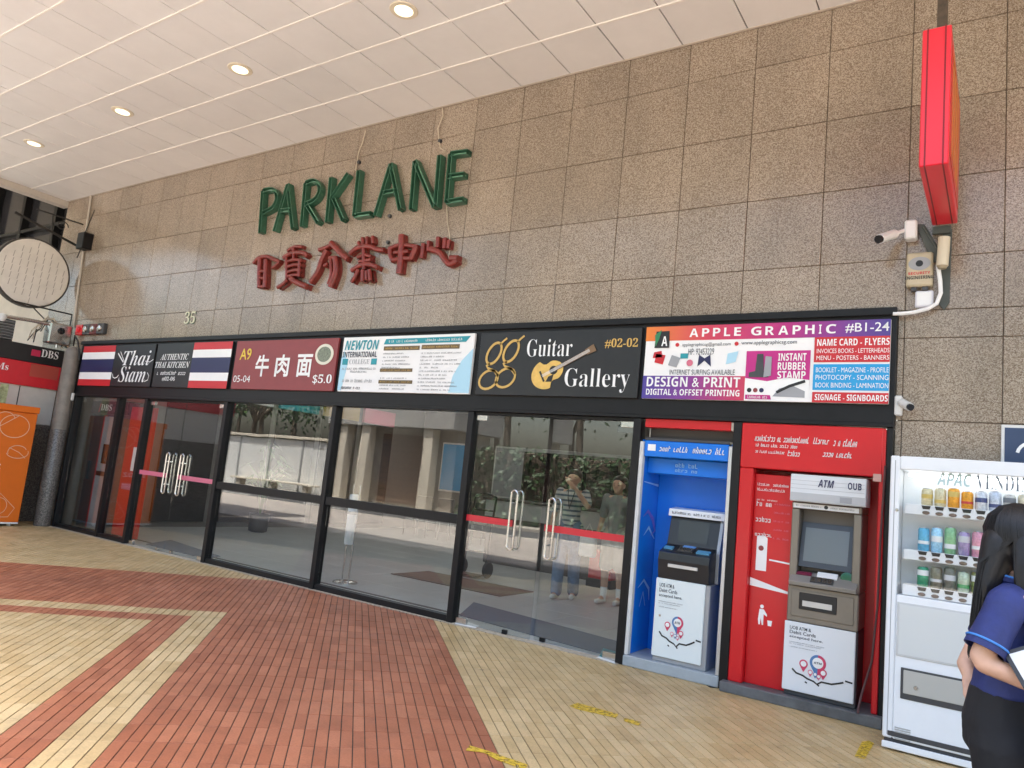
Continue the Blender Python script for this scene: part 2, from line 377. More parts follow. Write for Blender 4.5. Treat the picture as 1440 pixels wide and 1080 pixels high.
# ------------------------------------------------------------------ ground, road, kerb
struct(MB().box(-300, 300, -400, 300, -.5, -.16).build('ground', mat('ground_soil', (.16, .14, .10), .9, noise=.3, nscale=.6)))
struct(MB().box(-120, 120, -8.4, -4.7, -.155, -.12).build('road', ASPH))
mk = MB()
for k in range(-20, 21): mk.box(k*5-1, k*5+1, -6.6, -6.5, -.119, -.115)
struct(mk.build('road_marking', mat('road_white', (.7, .7, .66), .7, noise=.3, nscale=20)))
struct(MB().bbox(-120, 120, -4.7, -4.5, -.15, 0, b=.015).build('kerb', CONC))
struct(MB().bbox(-120, 120, -11.5, -8.4, -.15, .0, b=.015).build('pavement', mat('pavement_paint', (.36, .33, .29), .8, noise=.2, nscale=2)))

# ------------------------------------------------------------------ walkway floor of strip pavers laid at 45 degrees
fl = struct(MB().box(-26, 9, -4.5, D+.02, -.12, -.006).build('walkway_floor', GROUT))
TW, TL, E0, D0 = .0625, .243, -.98, 7.15
def is_beige(d, e):
    if e > E0+30*TW: return True
    if d > D0+8*TL: return True
    if e < E0 and D0-TL < d < D0: return True
    if E0-4*TW < e < E0 and d < D0: return True
    return e < E0-8*TW and d < D0-2*TL
S2 = math.sqrt(.5); cells = []
for ie in range(-330, 240):
    e = E0+(ie+.5)*TW
    for idd in range(-60, 90):
        d = D0+(idd+.5)*TL
        x, y = (e-d)*S2, (e+d)*S2
        if not (-17 < x < 2.2 and 1.0 < y < D+.02): continue
        v = Vector((x, y, -H)); dep = v.dot(fw)
        if dep < .3: continue
        px, py = 720+FPX*v.dot(rt)/dep, 540-FPX*v.dot(up)/dep
        if not (-60 < px < 1500 and py < 1140): continue
        cells.append((dep, 0 <= px <= 1440 and py <= 1075, x, y, is_beige(d, e)))
cells.sort(key=lambda c: (not c[1], c[0]))
GJ, GC, DEP = .0028, .0019, .006
def tile_verts(x, y, h=0.):
    hw, hl = TW/2-GJ, TL/2-GC; ux, uy = S2, S2; vx, vy = -S2, S2; out = []
    for z, sh in ((-DEP, 0.), (-.0012, 0.), (0., .0012)):
        for a, b in ((-1, -1), (1, -1), (1, 1), (-1, 1)):
            p, q = a*(hw-sh), b*(hl-sh); out.append((x+p*ux+q*vx, y+p*uy+q*vy, z+h))
    return out
TF = [(8, 9, 10, 11)]+[(k*4+i, k*4+(i+1) % 4, k*4+4+(i+1) % 4, k*4+4+i) for k in (0, 1) for i in range(4)]
tm = {}
for bei in (False, True):
    me = bpy.data.meshes.new('paving_tile'); me.from_pydata(tile_verts(0, 0), [], TF); me.materials.append(BEI_T if bei else RED_T); tm[bei] = me
for c in cells[:290]:
    o = bpy.data.objects.new('paving_tile', tm[c[4]]); COL.objects.link(o); o.parent = fl; o.location = (c[2], c[3], random.uniform(-.0006, .0006))
rest = MB(); midx = []
for c in cells[290:]:
    n = len(rest.v); rest.v += tile_verts(c[2], c[3], random.uniform(-.0006, .0006)); rest.f += [tuple(n+i for i in q) for q in TF]; midx += [1 if c[4] else 0]*len(TF)
me = bpy.data.meshes.new('paving_tiles'); me.from_pydata(rest.v, [], rest.f); me.materials.append(RED_T); me.materials.append(BEI_T)
me.polygons.foreach_set('material_index', midx); me.update()
o = bpy.data.objects.new('paving_tiles', me); COL.objects.link(o); o.parent = fl; o['kind'] = 'stuff'
FORE = mat('forecourt_paving', (.30, .265, .235), .7, noise=.25, nscale=3)
# plain paved sheets where the camera does not look
for nm, x0, x1, y0, y1, m_ in (('paving_border', -26, -17.1, -4.4, D, FORE), ('paving_border', -17.1, 9, -4.4, .93, FORE), ('paving_border', 2.3, 9, .93, D, BEI_T)):
    MB().box(x0, x1, y0, y1, -.006, -.001).build(nm, m_, fl)
MB().box(-12.36, -2.64, D-.075, D+.03, -.006, .005).build('threshold_strip', GROUT_L, fl)

# ------------------------------------------------------------------ granite wall
ZF0, ZF1, ZC = 2.06, 2.93, 5.515
wall = thing('granite_wall', 'tall wall of square brown speckled granite panels above the shop fronts', 'wall', (-6, D+.05, 0))
WB = mat('joint_backing', (.165, .135, .105), .9)  # backing colour that shows in the joints between panels
MB().box(-13.84, 6, D+.02, D+.3, ZF1-.02, ZC+.3).build('backing', WB, wall)
MB().box(-.64, 6, D+.021, D+.3, 0, ZF1-.02).build('backing', WB, wall)
MB().box(-13.84, -12.36, D+.021, D+.3, 0, ZF1-.02).build('backing', WB, wall)
zs = [ZF1, 3.325, 3.927, 4.529, 5.131, ZC+.03]; pm_cache = {}
def gpanel(x0, x1, z0, z1):
    g = .0022
    key = (round(x1-x0, 3), round(z1-z0, 3))
    if key not in pm_cache:
        w, h = key; me = MB().bbox(-w/2+g, w/2-g, 0, .03, -h/2+g, h/2-g, b=.003).mesh('granite_panel'); me.materials.append(G_WALL); pm_cache[key] = me
    o = bpy.data.objects.new('granite_panel', pm_cache[key]); COL.objects.link(o); o.parent = wall
    o.location = Vector(((x0+x1)/2, D+random.uniform(-.0012, .0012), (z0+z1)/2))-wall.location
xs_ = [-.01-.602*k for k in range(24, -10, -1)]
xs_ = [-13.84]+[x for x in xs_ if -13.8 < x < 5.5]
for i in range(len(xs_)-1):
    for j in range(len(zs)-1): gpanel(xs_[i], xs_[i+1], zs[j], zs[j+1])
zl = [0, .315, .917, 1.519, 2.121, 2.723, ZF1]
for x0, x1 in [(-.655, -.612)]+[(xs_[i], xs_[i+1]) for i in range(len(xs_)-1) if xs_[i] > -.65]+[(-13.84, -13.258), (-13.258, -12.656), (-12.656, -12.36)]:
    for j in range(len(zl)-1): gpanel(x0, x1, zl[j], zl[j+1])

# unseen storeys added to shade the walkway, height set by their shadow
bl = thing('shading_storeys', 'plain unseen storeys added above the walkway ceiling to shade it', 'building', (-8, 12, 6))
MB().box(-13.9, 9, 2.43, 24, 5.72, 8.2).build('storey_wall', CONC_L, bl)
for k in range(1):
    MB().box(-13.5, 8.6, 2.40, 2.425, 6.6, 7.8).build('window_band', BLACKG, bl)
MB().box(-13.86, 9, 2.25, 2.43, 5.50, 5.95).build('edge_beam', CONC_L, bl)

# ------------------------------------------------------------------ walkway ceiling of lay-in panels
ce = struct(MB().box(-13.84, 9, 2.43, D+.02, ZC+.035, ZC+.06).build('walkway_ceiling', DGAP))
cx = [-.13-.59*k for k in range(24, -8, -1)]; cx = [-13.84]+[x for x in cx if x > -13.8]
cy = [D+.01]+[D-.615*k for k in range(1, 6)]+[2.435]; cm_cache = {}
LIGHTS = [(-4.555, 4.40), (-6.915, 4.40), (-9.275, 4.40), (-11.635, 4.40)]
for i in range(len(cx)-1):
    for j in range(len(cy)-1):
        w, h = cx[i+1]-cx[i], cy[j]-cy[j+1]; key = (round(w, 3), round(h, 3)); g = .0055
        if key not in cm_cache:
            me = MB().bbox(-w/2+g, w/2-g, -h/2+g, h/2-g, 0, .02, b=.003).mesh('ceiling_panel'); me.materials.append(CEIL); cm_cache[key] = me
        o = bpy.data.objects.new('ceiling_panel', cm_cache[key]); COL.objects.link(o); o.parent = ce
        o.location = ((cx[i]+cx[i+1])/2, (cy[j]+cy[j+1])/2, ZC+random.uniform(0, .004)); o.rotation_euler = (random.uniform(-.0045, .0045), random.uniform(-.0045, .0045), 0)
for y in cy[1:-1]: MB().bbox(-13.84, 6, y-.011, y+.011, ZC-.006, ZC+.012, b=.002).build('tee_bar', TEE, ce)
MB().bbox(-13.84, 6, D-.028, D-.004, ZC-.008, ZC+.0, b=.002).build('edge_trim', mat('ceiling_trim', (.5, .43, .36), .5), ce)
for i, (x, y) in enumerate(LIGHTS):
    nm = ['recessed round downlight at the top of the picture, nearest the camera', 'second recessed downlight from the nearest one, along the same row', 'third recessed downlight, above the left end of the green letters', 'smallest recessed downlight at far left end of the row'][i]
    t = thing('ceiling_downlight', nm, 'light', (x, y, ZC), 'recessed downlights in the ceiling')
    MB().lathe([(.085, -.004), (.088, -.010), (.125, -.008), (.130, -.002), (.130, .0)], (x, y, ZC), 28).build('trim_ring', mat('lamp_trim', (.72, .64, .50), .4), t, True)
    MB().lathe([(.001, -.014), (.05, -.0135), (.083, -.0108), (.084, -.006)], (x, y, ZC), 28).build('lamp_lens', mat('lamp_lens', (.9, .85, .7), .4, emit=(1, .86, .58), es=.35), t, True)
bm_ = struct(MB().bbox(-14.02, -13.84, 2.25, D+.02, ZC-.10, ZC+.12, b=.006).build('end_beam', mat('beam_paint', (.56, .50, .44), .5, noise=.05)))
MB().bbox(-14.06, -14.02, 2.25, D+.02, ZC-.04, ZC+.02, b=.004).build('gutter_lip', WHITE_D, bm_)

# ------------------------------------------------------------------ lobby behind the glass
lb = struct(MB().box(-12.36, -2.66, D+.02, 14.5, -.12, -.003).build('lobby_floor', mat('lobby_grout', (.16, .16, .155), .8)))
tmesh = MB().bbox(-.297, .297, -.297, .297, -.01, .001, b=.002).mesh('floor_tile'); tmesh.materials.append(TILE_I)
for i in range(16):
    for j in range(14):
        x, y = -12.06+.6*i, D+.74+.6*j
        if x > -2.9: continue
        o = bpy.data.objects.new('floor_tile', tmesh); COL.objects.link(o); o.parent = lb; o.location = (x, y, 0)
MB().box(-12.3, -2.7, D+.03, D+.36, -.003, .0015).build('sill_tile', TILE_I, lb)
MB().box(-12.3, -2.7, D+.37, D+.43, -.003, .0016).build('border_strip', P_BLACK, lb)
LW = mat('lobby_plaster', (.20, .19, .175), .6, noise=.06)
struct(MB().box(-12.4, -2.62, 14.5, 14.7, 0, 3.2).build('lobby_back_wall', MARBLE))
struct(MB().box(-12.6, -12.37, D+.3, 14.7, 0, 3.2).build('lobby_side_wall', LW))
struct(MB().box(-2.62, -2.45, D+.75, 14.7, 0, 3.2).build('lobby_side_wall', LW))
struct(MB().box(-12.6, -2.45, D+.3, 14.7, 2.95, 3.1).build('lobby_ceiling', mat('lobby_ceiling_paint', (.30, .30, .29), .6)))
for i in range(5):  # unseen light panels, added because the lobby was too dark
    for j in range(3):
        x, y = -11.4+1.95*i, D+1.6+2.6*j
        t = thing('lobby_fill_light', f'added fill light panel in the lobby ceiling, {["front", "middle", "back"][j]} row, {["leftmost", "second", "middle", "fourth", "rightmost"][i]}', 'light', (x, y, 2.95), 'light panels added to brighten the lobby')
        MB().bbox(x-.31, x+.31, y-.31, y+.31, 2.93, 2.949, b=.003).build('frame', WHITE_D, t); MB().box(x-.28, x+.28, y-.28, y+.28, 2.926, 2.929).build('diffuser', mat('lobby_fill_diffuser', (.8, .8, .8), .4, emit=(1, .97, .92), es=1.6), t)
# ------------------------------------------------------------------ shop front frame
YF0, YF1 = D-.05, D+.07
MX = [-12.30, -11.03, -10.28, -8.42, -6.40, -4.44, -2.64, -1.77, -.67]
sf = thing('shopfront', 'black aluminium framed glass shop front with two pairs of glass doors', 'shop front', (-6.5, D, 0))
fas = B(-12.36, -.655, YF0, YF1, ZF0, ZF1, b=.006).build('fascia', BLACK, sf)
B(-12.36, -.655, YF0-.03, YF0-.001, ZF1-.045, ZF1+.012, b=.004).build('cap_rail', BLACK, sf)
B(-12.36, -.655, YF0-.012, YF0-.001, ZF0+.0, ZF0+.03, b=.003).build('bottom_rail', BLACK, sf)
for i, x in enumerate(MX[:-1]):
    w = .035 if i not in (0,) else .03
    B(x-w, x+w, D-.045, D+.065, 0.0, ZF0-.001, b=.004).build('mullion', BLACK, sf)
B(MX[8]-.03, MX[8]+.012, D-.045, D+.065, 0.0, ZF0-.001, b=.004).build('mullion', BLACK, sf)
def sill(x0, x1): B(x0+.036, x1-.036, D-.03, D+.055, .002, .062, b=.004).build('sill', BLACK, sf)
def rail(x0, x1, z): B(x0+.036, x1-.036, D-.03, D+.055, z-.045, z+.045, b=.004).build('transom', BLACK, sf)
def pane(x0, x1, z0, z1, nm='pane', y=D+.012): return B(x0, x1, y, y+.010, z0, z1, b=.001).build(nm, GLASS, sf)
for a, b in ((0, 1), (1, 2), (3, 4), (4, 5)): sill(MX[a], MX[b])
for a, b in ((3, 4), (4, 5)):
    rail(MX[a], MX[b], .985)
    pane(MX[a]+.037, MX[b]-.037, .063, .939); pane(MX[a]+.037, MX[b]-.037, 1.031, ZF0-.002)
for a, b in ((0, 1), (1, 2)): pane(MX[a]+.037, MX[b]-.037, .063, ZF0-.002)
def handle(parent, x, y, z0, z1):
    for s in (-1, 1):
        yy = y+s*.06; pts = [(x, y, z0+.03), (x, yy-s*.02, z0+.03), (x, yy, z0+.05)]+[(x, yy, z0+.05+(z1-z0-.1)*k/4) for k in range(1, 5)]+[(x, yy-s*.02, z1-.03), (x, y, z1-.03)]
        MB().tube(pts, .0125, 10).build('handle_bar', STEEL, parent, True)
def ring_handle(parent, x, y, z0, z1):
    """a long closed loop, as wide as a hand, standing off the glass on both sides"""
    for s in (-1, 1):
        yy = y+s*.05; w = .035; r = w; pts = []
        for k in range(9): a = math.pi*k/8; pts.append((x+w*math.cos(a), yy, z1-r+r*math.sin(a)))
        for k in range(9): a = math.pi+math.pi*k/8; pts.append((x+w*math.cos(a), yy, z0+r+r*math.sin(a)))
        pts.append(pts[0]); MB().tube(pts, .0105, 8, cap=False).build('handle_loop', STEEL, parent, True)
        for z in (z0+.12, z1-.12): MB().cyl((x-w, y, z), (x-w, yy, z), .008, 8).build('handle_post', STEEL, parent)
def door_leaf(lbl, x0, x1, hx, band, open_=0., hinge='l', hz=(.775, 1.325)):
    pv = x0 if hinge == 'l' else x1
    t = thing('glass_door', lbl, 'door', (pv, D+.012, 0), 'frameless glass doors')
    B(x0+.004, x1-.004, D+.006, D+.018, .012, ZF0-.03, b=.001).build('pane', GLASS, t)
    ring_handle(t, hx, D+.012, *hz)
    for xx in ((x0+.07, x1-.07)):
        if abs(xx-pv) < .2:
            B(xx-.065, xx+.065, D-.006, D+.030, .008, .062, b=.003).build('patch_fitting', STEEL, t)
            B(xx-.065, xx+.065, D-.006, D+.030, ZF0-.085, ZF0-.031, b=.003).build('patch_fitting', STEEL, t)
    B(hx-.02 if hinge == 'l' else hx-.03, hx+.03 if hinge == 'l' else hx+.02, D-.004, D+.028, .008, .045, b=.003).build('lock', STEEL if band is P_PINK else BLACK, t)
    a, b = (x0+.005, hx-.02) if hinge == 'l' else (hx-.09, x1-.02)
    MB().box(a, b, D+.0035, D+.0055, .985, 1.045).build('red_band', band, t)
    t.rotation_euler = (0, 0, open_); return t
RB = mat('red_film', (.62, .02, .035), .35)
door_leaf('left leaf of the right-hand glass door pair, short red band and loop handle', -4.40, -3.545, -3.83, RB, hinge='l')
door_leaf('right leaf of the right-hand glass doors beside the blue cash machine, long red band', -3.54, -2.68, -3.44, RB, open_=R_(-3.5), hinge='r', hz=(.74, 1.29))
door_leaf('left leaf of the far glass doors next to the red poster', -10.24, -9.36, -9.52, P_PINK, hinge='l')
door_leaf('right leaf of the far glass doors with pale pink band', -9.355, -8.46, -9.19, P_PINK, hinge='r')
B(-4.40, -2.68, D-.02, D+.05, ZF0-.028, ZF0-.002, b=.002).build('door_head', BLACK, sf)
B(-10.24, -8.46, D-.02, D+.05, ZF0-.028, ZF0-.002, b=.002).build('door_head', BLACK, sf)
# sensor box over the doors
B(-2.86, -2.70, D+.03, D+.06, 1.93, 1.99, b=.004).build('door_sensor', DKGREY, sf)

# ------------------------------------------------------------------ poster boards behind the first two panes
t = thing('cash_machine', 'dark grey cash machine behind the leftmost glass pane, black top logo', 'cash machine', (-11.6, D+.3, 0))
B(-12.2, -11.10, D+.25, D+.6, 0, 2.03, b=.006).build('surround', DKGREY, t)
B(-11.86, -11.79, D+.225, D+.249, .05, 1.8, b=.003).build('red_stripe', P_RED, t)
B(-11.78, -11.40, D+.20, D+.248, .05, 1.78, b=.004).build('cabinet', GREY, t)
B(-11.66, -11.48, D+.185, D+.199, 1.05, 1.35, b=.004).build('screen', BLACKG, t)
B(-11.72, -11.44, D+.17, D+.199, .86, .93, b=.004).build('key_shelf', P_BLACK, t)
B(-12.2, -11.12, D+.19, D+.249, 1.82, 2.02, b=.004).build('header', P_BLACK, t)
for i, (a, b) in enumerate(((-11.98, -11.93), (-11.92, -11.6))):
    if i == 0: flat(t, 'logo_bar', [(a, 1.84), (a+.02, 1.84), (a+.05, 1.98), (a+.03, 1.98)], D+.186, P_RED)
    else: txt('DBS', t, (a, b, 1.87, 1.97), D+.187, P_WHITE, 'serif')
t = thing('poster_board', 'bright red poster board with a white strip behind narrow glass pane', 'poster', (-10.65, D+.3, 0))
B(-10.98, -10.33, D+.16, D+.2, .05, 1.95, b=.004).build('board', RED_P, t)
B(-10.74, -10.66, D+.150, D+.159, 1.0, 1.35, b=.003).build('white_strip', P_WHITE, t)
B(-10.9, -10.5, D+.150, D+.159, .72, .80, b=.003).build('pale_band', P_PINK, t)

# ------------------------------------------------------------------ sign boards along the fascia
YS = YF0-.032; Y1 = YS-.003; Y2 = YS-.0055; Y3 = YS-.008; Y4 = YS-.0105; Y5 = YS-.013
SZ0, SZ1 = 2.225, 2.852
def board(name, label, x0, x1, m, cat='sign'):
    t = thing(name, label, cat, ((x0+x1)/2, YS, SZ0), 'sign boards along the shop front')
    B(x0, x1, YS, YF0-.0005, SZ0, SZ1, b=.003).build('panel', m, t)
    for a in (x0-.012, x1): pass
    return t
def q(x0, x1, u0, u1): return x0+(x1-x0)*u0, x0+(x1-x0)*u1
def ubox(x0, x1, u0, u1, v0, v1): return (x0+(x1-x0)*u0, x0+(x1-x0)*u1, SZ0+(SZ1-SZ0)*v0, SZ0+(SZ1-SZ0)*v1)
def urect(t, nm, x0, x1, u0, u1, v0, v1, y, m): b = ubox(x0, x1, u0, u1, v0, v1); return flat(t, nm, rect(*b), y, m)
def flag(t, x0, x1, u0, u1):
    for (v0, v1, m) in ((0, .16, P_RED), (.16, .335, P_WHITE), (.335, .665, P_NAVY), (.665, .84, P_WHITE), (.84, 1, P_RED)):
        urect(t, 'flag_stripe', x0, x1, u0, u1, v0, v1, Y1, m)
# Thai restaurant, two boards
x0, x1 = -12.22, -10.19
t = board('sign_board', 'black board with flag stripes at left and white curly Thai Siam lettering', x0, x1, P_BLACK)
flag(t, x0, x1, .0, .47)
txt('Thai', t, ubox(x0, x1, .60, .96, .50, .86), Y2, P_WHITE, 'serif_it', off=-.006)
txt('Siam', t, ubox(x0, x1, .58, .93, .10, .48), Y2, P_WHITE, 'serif_it', off=-.006)
def UV(x0, x1, pts): return [(x0+(x1-x0)*u, SZ0+(SZ1-SZ0)*v) for u, v in pts]
for st in [(UV(x0, x1, [(.52, .80), (.56, .70), (.61, .58)]), .02), (UV(x0, x1, [(.55, .84), (.585, .72), (.62, .60)]), .012),
    (UV(x0, x1, [(.49, .30), (.50, .22), (.53, .19), (.56, .22), (.575, .27)]), .014), (UV(x0, x1, [(.93, .12), (.97, .16), (.975, .26), (.95, .33)]), .012), (UV(x0, x1, [(.9, .6), (.96, .58), (1., .64)]), .012)]: strokes(t, 'flourish', [st], Y2, P_WHITE)
x0, x1 = -10.135, -8.405
t = board('sign_board', 'black board reading AUTHENTIC THAI KITCHEN with flag stripes at its right end', x0, x1, P_BLACK)
flag(t, x0, x1, .51, 1.)
txt('AUTHENTIC', t, ubox(x0, x1, .07, .46, .62, .76), Y2, P_WHITE, 'serif_it')
txt('THAI KITCHEN', t, ubox(x0, x1, .01, .49, .44, .58), Y2, P_WHITE, 'serif_it')
scribble(t, ubox(x0, x1, .05, .45, .28, .37), Y2, P_WHITE, 16, 2, slant=.3)
txt('#02-06', t, ubox(x0, x1, .14, .32, .14, .24), Y2, P_WHITE, 'serif')
# beef noodles
x0, x1 = -8.315, -6.43
t = board('sign_board', 'maroon board with yellow A9 and large white Chinese characters, price at right', x0, x1, P_MAROON)
txt('A9', t, ubox(x0, x1, .055, .175, .60, .84), Y2, P_YEL, off=.012)
txt('05-04', t, ubox(x0, x1, .02, .20, .14, .28), Y2, P_WHITE)
for s, a, b in (('牛', .235, .375), ('肉', .44, .575), ('面', .65, .79)): txt(s, t, ubox(x0, x1, a, b, .26, .70), Y2, P_WHITE, off=.024)
txt('$5.0', t, ubox(x0, x1, .815, .985, .12, .31), Y2, P_WHITE, 'serif')
cxx, czz = x0+(x1-x0)*.89, SZ0+(SZ1-SZ0)*.69
flat(t, 'emblem_ring', disc(cxx, czz, .155, 28, .125), Y2, mat('print_cream', (.72, .70, .58), .45))
flat(t, 'emblem_centre', disc(cxx, czz, .115, 28, .092), Y3, mat('print_olive', (.20, .23, .17), .5, noise=.5, nscale=40))
# college
x0, x1 = -6.345, -4.465
t = board('sign_board', 'white board for NEWTON INTERNATIONAL COLLEGE with columns of small print', x0, x1, P_WHITE)
bx = lambda *a: ubox(x0, x1, *a)
flat(t, 'blue_wash', UV(x0, x1, [(.86, .02), (1, .02), (1, .75), (.93, .55), (.88, .3)]), Y1, P_LBLUE)
flat(t, 'blue_wash', UV(x0, x1, [(0, .02), (.03, .02), (.06, .5), (.02, .75), (0, .6)]), Y1, P_LBLUE)
txt('NEWTON', t, bx(.02, .30, .76, .94), Y2, P_TEAL, 'sans_it')
txt('INTERNATIONAL', t, bx(.01, .295, .625, .73), Y2, mat('print_dark', (.06, .07, .09), .5), 'sans')
txt('COLLEGE', t, bx(.075, .24, .50, .59), Y2, P_GREY, 'serif', off=-.01)
for a, b in ((.015, .06), (.255, .30)): urect(t, 'teal_block', x0, x1, a, b, .49, .60, Y2, P_TEAL)
scribble(t, bx(.02, .30, .40, .445), Y2, P_GREY, 30, 3); scribble(t, bx(.09, .23, .345, .385), Y2, P_GREY, 16, 4)
scribble(t, bx(.03, .28, .17, .23), Y2, P_GREY, 24, 5); scribble(t, bx(.03, .19, .045, .10), Y2, mat('print_dark', (.06, .07, .09), .5), 14, 6)
flat(t, 'blue_banner', UV(x0, x1, [(.34, .85), (.355, .945), (.975, .955), (.945, .86)]), Y2, P_TEAL)
scribble(t, bx(.38, .60, .88, .925), Y3, P_WHITE, 22, 7); scribble(t, bx(.66, .92, .885, .93), Y3, P_WHITE, 24, 8)
dk = mat('print_bronze', (.16, .11, .05), .45)
for a, b, c, d in ((.345, .62, .74, .815), (.635, .905, .75, .825), (.335, .585, .36, .42), (.335, .595, .155, .215)):
    urect(t, 'heading_bar', x0, x1, a, b, c, d, Y2, dk)
    scribble(t, bx(a+.01, b-.01, c+.022, d-.018), Y3, P_GOLD, 26, int(a*999))
rw = random.Random(3)
vv = .70
for k in range(11):
    if not (.32 < vv < .44): n_ = rw.randint(16, 30); scribble(t, bx(.345, .345+.0085*n_, vv-.03, vv), Y2, P_GREY, n_, k)
    n_ = rw.randint(16, 34); scribble(t, bx(.635, .635+.0085*n_, vv-.03, vv), Y2, P_GREY, n_, k+40)
    vv -= .062
    if .09 < vv < .235: pass
# guitar shop
x0, x1 = -4.385, -2.645
t = board('sign_board', 'black Guitar Gallery board with golden guitar and gold gg monogram', x0, x1, P_BLACK)
bx = lambda *a: ubox(x0, x1, *a)
txt('Guitar', t, bx(.325, .61, .60, .87), Y2, P_WHITE, 'serif', off=-.012); txt('Gallery', t, bx(.58, .955, .07, .42), Y2, P_WHITE, 'serif', off=-.012)
txt('#02-02', t, bx(.80, .985, .71, .85), Y2, P_GOLD, 'serif')
def loop(cu, cv, ru, rv, a0, a1, n=16, tilt=0.):
    return [(cu+ru*math.cos(a0+(a1-a0)*i/n)+tilt*rv*math.sin(a0+(a1-a0)*i/n), cv+rv*math.sin(a0+(a1-a0)*i/n)) for i in range(n+1)]
gg = []
for du, dv in ((0, 0), (.115, .03)):
    gg += [(UV(x0, x1, loop(.105+du, .66+dv, .045, .17, 0, 2*math.pi, 20, .12)), .026), (UV(x0, x1, loop(.085+du, .24+dv, .062, .15, 0, 2*math.pi, 20, .1)), .024),
           (UV(x0, x1, [(.085+du, .50+dv), (.062+du, .46+dv), (.075+du, .42+dv), (.12+du, .38+dv), (.145+du, .30+dv)]), .024), (UV(x0, x1, [(.14+du, .80+dv), (.165+du, .86+dv), (.185+du, .90+dv)]), .02)]
strokes(t, 'monogram', gg, Y2, P_GOLD)
def grot(pts, s=1.0):      # guitar drawn upright, leaned over to the right
    a = R_(-62); c0 = (x0+(x1-x0)*.485, SZ0+(SZ1-SZ0)*.36)
    return [(c0[0]+s*(p[0]*math.cos(a)-p[1]*math.sin(a))*.97, c0[1]+s*(p[0]*math.sin(a)+p[1]*math.cos(a))*.92) for p in pts]
body = []
for i in range(40):
    a = 2*math.pi*i/40; yv = math.sin(a); wd_ = 1+.0*yv
    r = .155 if yv < -.1 else .118
    body.append((r*math.cos(a)*(1-.22*math.exp(-((yv-.18)/.22)**2)), -.03+.185*yv))
flat(t, 'guitar_body', grot(body), Y2, mat('print_guitar', (.74, .48, .12), .4, noise=.15, nscale=14))
flat(t, 'guitar_sound_hole', grot(disc(0, .045, .045, 16)), Y3, P_BLACK)
flat(t, 'guitar_bridge', grot(rect(-.06, .06, -.105, -.085)), Y3, P_BLACK); flat(t, 'guitar_pickguard', grot([(.04, .03), (.1, -.02), (.07, -.08), (.035, -.03)]), Y3, P_BLACK)
flat(t, 'guitar_neck', grot(rect(-.02, .02, .05, .43)), Y4, mat('print_neck', (.20, .12, .06), .5)); flat(t, 'guitar_head', grot([(-.03, .43), (.03, .43), (.038, .53), (-.038, .53)]), Y4, mat('print_neck', (.20, .12, .06), .5))
strokes(t, 'guitar_strings', [(grot([(dx, -.09), (dx, .47)]), .003) for dx in (-.012, -.004, .004, .012)], Y5, P_WHITE)
# print shop
x0, x1 = -2.60, -.692
t = board('sign_board', 'colourful APPLE GRAPHIC print shop board above the red and blue cash machines', x0, x1, P_WHITE)
bx = lambda *a: ubox(x0, x1, *a)
def gradient(name, stops, xa, xb):
    m = bpy.data.materials.new(name); m.use_nodes = True; nt = m.node_tree; b = nt.nodes['Principled BSDF']; b.inputs['Roughness'].default_value = .42
    g = nt.nodes.new('ShaderNodeNewGeometry'); s = nt.nodes.new('ShaderNodeSeparateXYZ'); mr = nt.nodes.new('ShaderNodeMapRange'); cr = nt.nodes.new('ShaderNodeValToRGB')
    mr.inputs[1].default_value = xa; mr.inputs[2].default_value = xb; nt.links.new(g.outputs['Position'], s.inputs[0]); nt.links.new(s.outputs[0], mr.inputs[0]); nt.links.new(mr.outputs[0], cr.inputs[0]); nt.links.new(cr.outputs[0], b.inputs[0])
    for i, (p, c) in enumerate(stops):
        el = cr.color_ramp.elements[i] if i < 2 else cr.color_ramp.elements.new(p); el.position = p; el.color = (*c, 1)
    return m
GR1 = gradient('print_sunset', [(0., (.78, .22, .03)), (.28, (.62, .05, .09)), (.62, (.45, .02, .20)), (.85, (.17, .04, .28)), (1., (.07, .05, .27))], x0, x1)
GR2 = gradient('print_dusk', [(0., (.07, .05, .30)), (.2, (.2, .04, .28)), (.42, (.55, .04, .12)), (.5, (.6, .05, .08))], x0, x1)
urect(t, 'top_band', x0, x1, 0, 1, .80, 1, Y1, GR1); urect(t, 'lower_band', x0, x1, 0, .46, 0, .315, Y1, GR2)
LW_ = {'A': .040, 'P': .032, 'L': .027, 'E': .029, 'G': .042, 'R': .036, 'H': .036, 'I': .010, 'C': .038}; u = .205
for ch in 'APPLE GRAPHIC':
    if ch == ' ': u += .026; continue
    txt(ch, t, bx(u, u+LW_[ch], .843, .957), Y2, P_WHITE, 'sans', name='letter'); u += LW_[ch]+.0165
txt('#B1-24', t, bx(.84, .995, .845, .965), Y2, P_WHITE, off=.006)
flat(t, 'logo_tile', UV(x0, x1, [(.045, .70), (.115, .70), (.112, .935), (.05, .93)]), Y3, P_BLACK); flat(t, 'logo_leaf', UV(x0, x1, [(.05, .72), (.045, .88), (.075, .95), (.065, .82)]), Y4, P_GREEN); txt('A', t, bx(.078, .106, .725, .86), Y4, P_WHITE, 'sans')
dkp = mat('print_dark', (.06, .07, .09), .5)
txt('applegraphicsg@gmail.com', t, bx(.175, .39, .705, .765), Y2, dkp); txt('www.applegraphicsg.com', t, bx(.435, .66, .71, .775), Y2, dkp)
for u in (.152, .415): flat(t, 'round_icon', disc(x0+(x1-x0)*u, SZ0+(SZ1-SZ0)*.74, .017, 14), Y2, P_RED)
txt('HP: 92453229', t, bx(.205, .32, .60, .685), Y2, dkp); txt('INTERNET SURFING AVAILABLE', t, bx(.125, .415, .33, .40), Y2, dkp)
